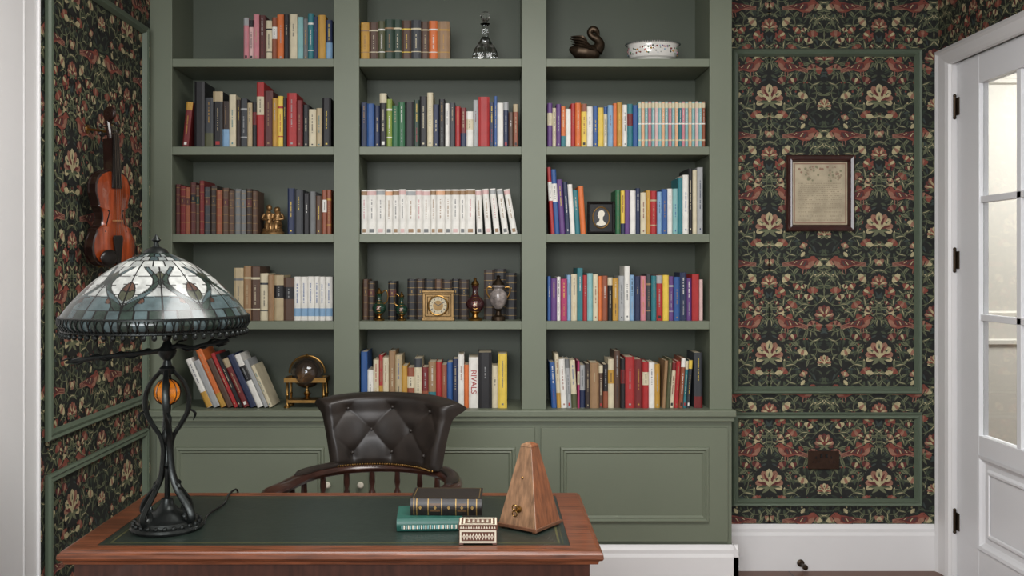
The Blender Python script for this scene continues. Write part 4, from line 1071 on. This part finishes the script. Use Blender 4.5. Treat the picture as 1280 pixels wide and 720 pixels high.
# metronome
my=2.45; e=top('metronome','wooden pyramid metronome with winding key','metronome',(PX(662,my),my,DT+.0005),rot=(0,0,math.radians(-36)))
MW=mat('metronome_wood',(130,98,72),.42,noise=.42,nscale=9,coat=.2,stretch=(14,14,1.0)); MWR=mat('metronome_side_wood',(122,72,42),.42,noise=.42,nscale=9,coat=.2,stretch=(14,14,1.0)); MWD=mat('metronome_dark',(100,66,46),.42,noise=.2,nscale=12,coat=.2,stretch=(9,9,1.2))
def frus(m,s0,z0,s1,z1,mt,mside=None):
    V_=[(-s0,-s0,z0),(s0,-s0,z0),(s0,s0,z0),(-s0,s0,z0),(-s1,-s1,z1),(s1,-s1,z1),(s1,s1,z1),(-s1,s1,z1)]
    m.add(V_,[(0,3,2,1),(4,5,6,7),(0,1,5,4),(2,3,7,6)],mt); n0=len(m.v)-8
    k=m.mi(mside or mt)
    for f_ in ((1,2,6,5),(3,0,4,7)): m.f.append([n0+q_ for q_ in f_]); m.m.append(k)
m=MB(); frus(m,.058,.006,.0165,.204,MW,MWR); m.obj('body',parent=e,smooth=False,bevel=.0015)
m=MB(); frus(m,.061,.004,.0605,.012,MWD); 
for sx in (-1,1):
    for sy in (-1,1): m.b(sx*.05-.006,sx*.05+.006,sy*.05-.006,sy*.05+.006,0,.004,MWD)
m.obj('plinth',parent=e,smooth=False,bevel=.001)
m=MB(); frus(m,.0175,.204,.015,.209,MW,MWR); frus(m,.015,.209,.004,.214,MW,MWR); m.obj('cap',parent=e,smooth=False,bevel=.0008)
M_=Matrix.Translation((0,-.049,.052))@Matrix.Rotation(math.pi/2,4,'X')
m=MB(); m.lathe([(.009,0),(.009,.002),(.004,.003),(.003,.018),(0,.018)],BRASS,12,M=M_); m.tube([(.007*math.cos(t),-.068,.0595+.007*math.sin(t)) for t in [6.28*i/12 for i in range(12)]],.0016,BRASS,6,closed=True); m.tube([(.007*math.cos(t),-.068,.0445+.007*math.sin(t)) for t in [6.28*i/12 for i in range(12)]],.0016,BRASS,6,closed=True)
m.obj('winding_key',parent=e,label='brass butterfly winding key')
m=MB(); m.sph((0,-.033,.128),.0035,BRASS,seg=8); m.obj('latch',parent=e)

# ---------------------------------------------------------------- lights, world, camera
def area(nm,l,rot,sx,sy,pw,col):
    L_=bpy.data.lights.new(nm,'AREA'); L_.shape='RECTANGLE'; L_.size=sx; L_.size_y=sy; L_.energy=pw; L_.color=col
    o=bpy.data.objects.new(nm,L_); COL.objects.link(o); o.location=l; o.rotation_euler=rot; return o
area('window_light',(-.6,-1.2,2.0),(math.radians(84),0,math.radians(-9)),1.8,1.4,118,(.98,.985,1.0))
area('overhead_fill',(.3,2.1,ZC-.05),(0,0,0),1.4,1.1,62,(1.0,.975,.94))  # added fill, not a fitting, for top-down shading across the shelves
area('hall_light',(3.4,4.4,ZC-.06),(0,0,0),1.0,1.0,80,(1.0,.985,.97))
wd=bpy.data.worlds.new('World'); sc.world=wd; wd.use_nodes=True; wd.node_tree.nodes['Background'].inputs[0].default_value=(.82,.88,.95,1); wd.node_tree.nodes['Background'].inputs[1].default_value=.35
cam=bpy.data.cameras.new('camera'); co=bpy.data.objects.new('camera',cam); COL.objects.link(co)
co.location=(0,0,CH); co.rotation_euler=(math.pi/2,0,0); cam.sensor_width=36; cam.lens=F/1280*36; cam.shift_x=(640-CX)/1280; cam.shift_y=(HY-360)/1280; cam.clip_start=.05
sc.camera=co
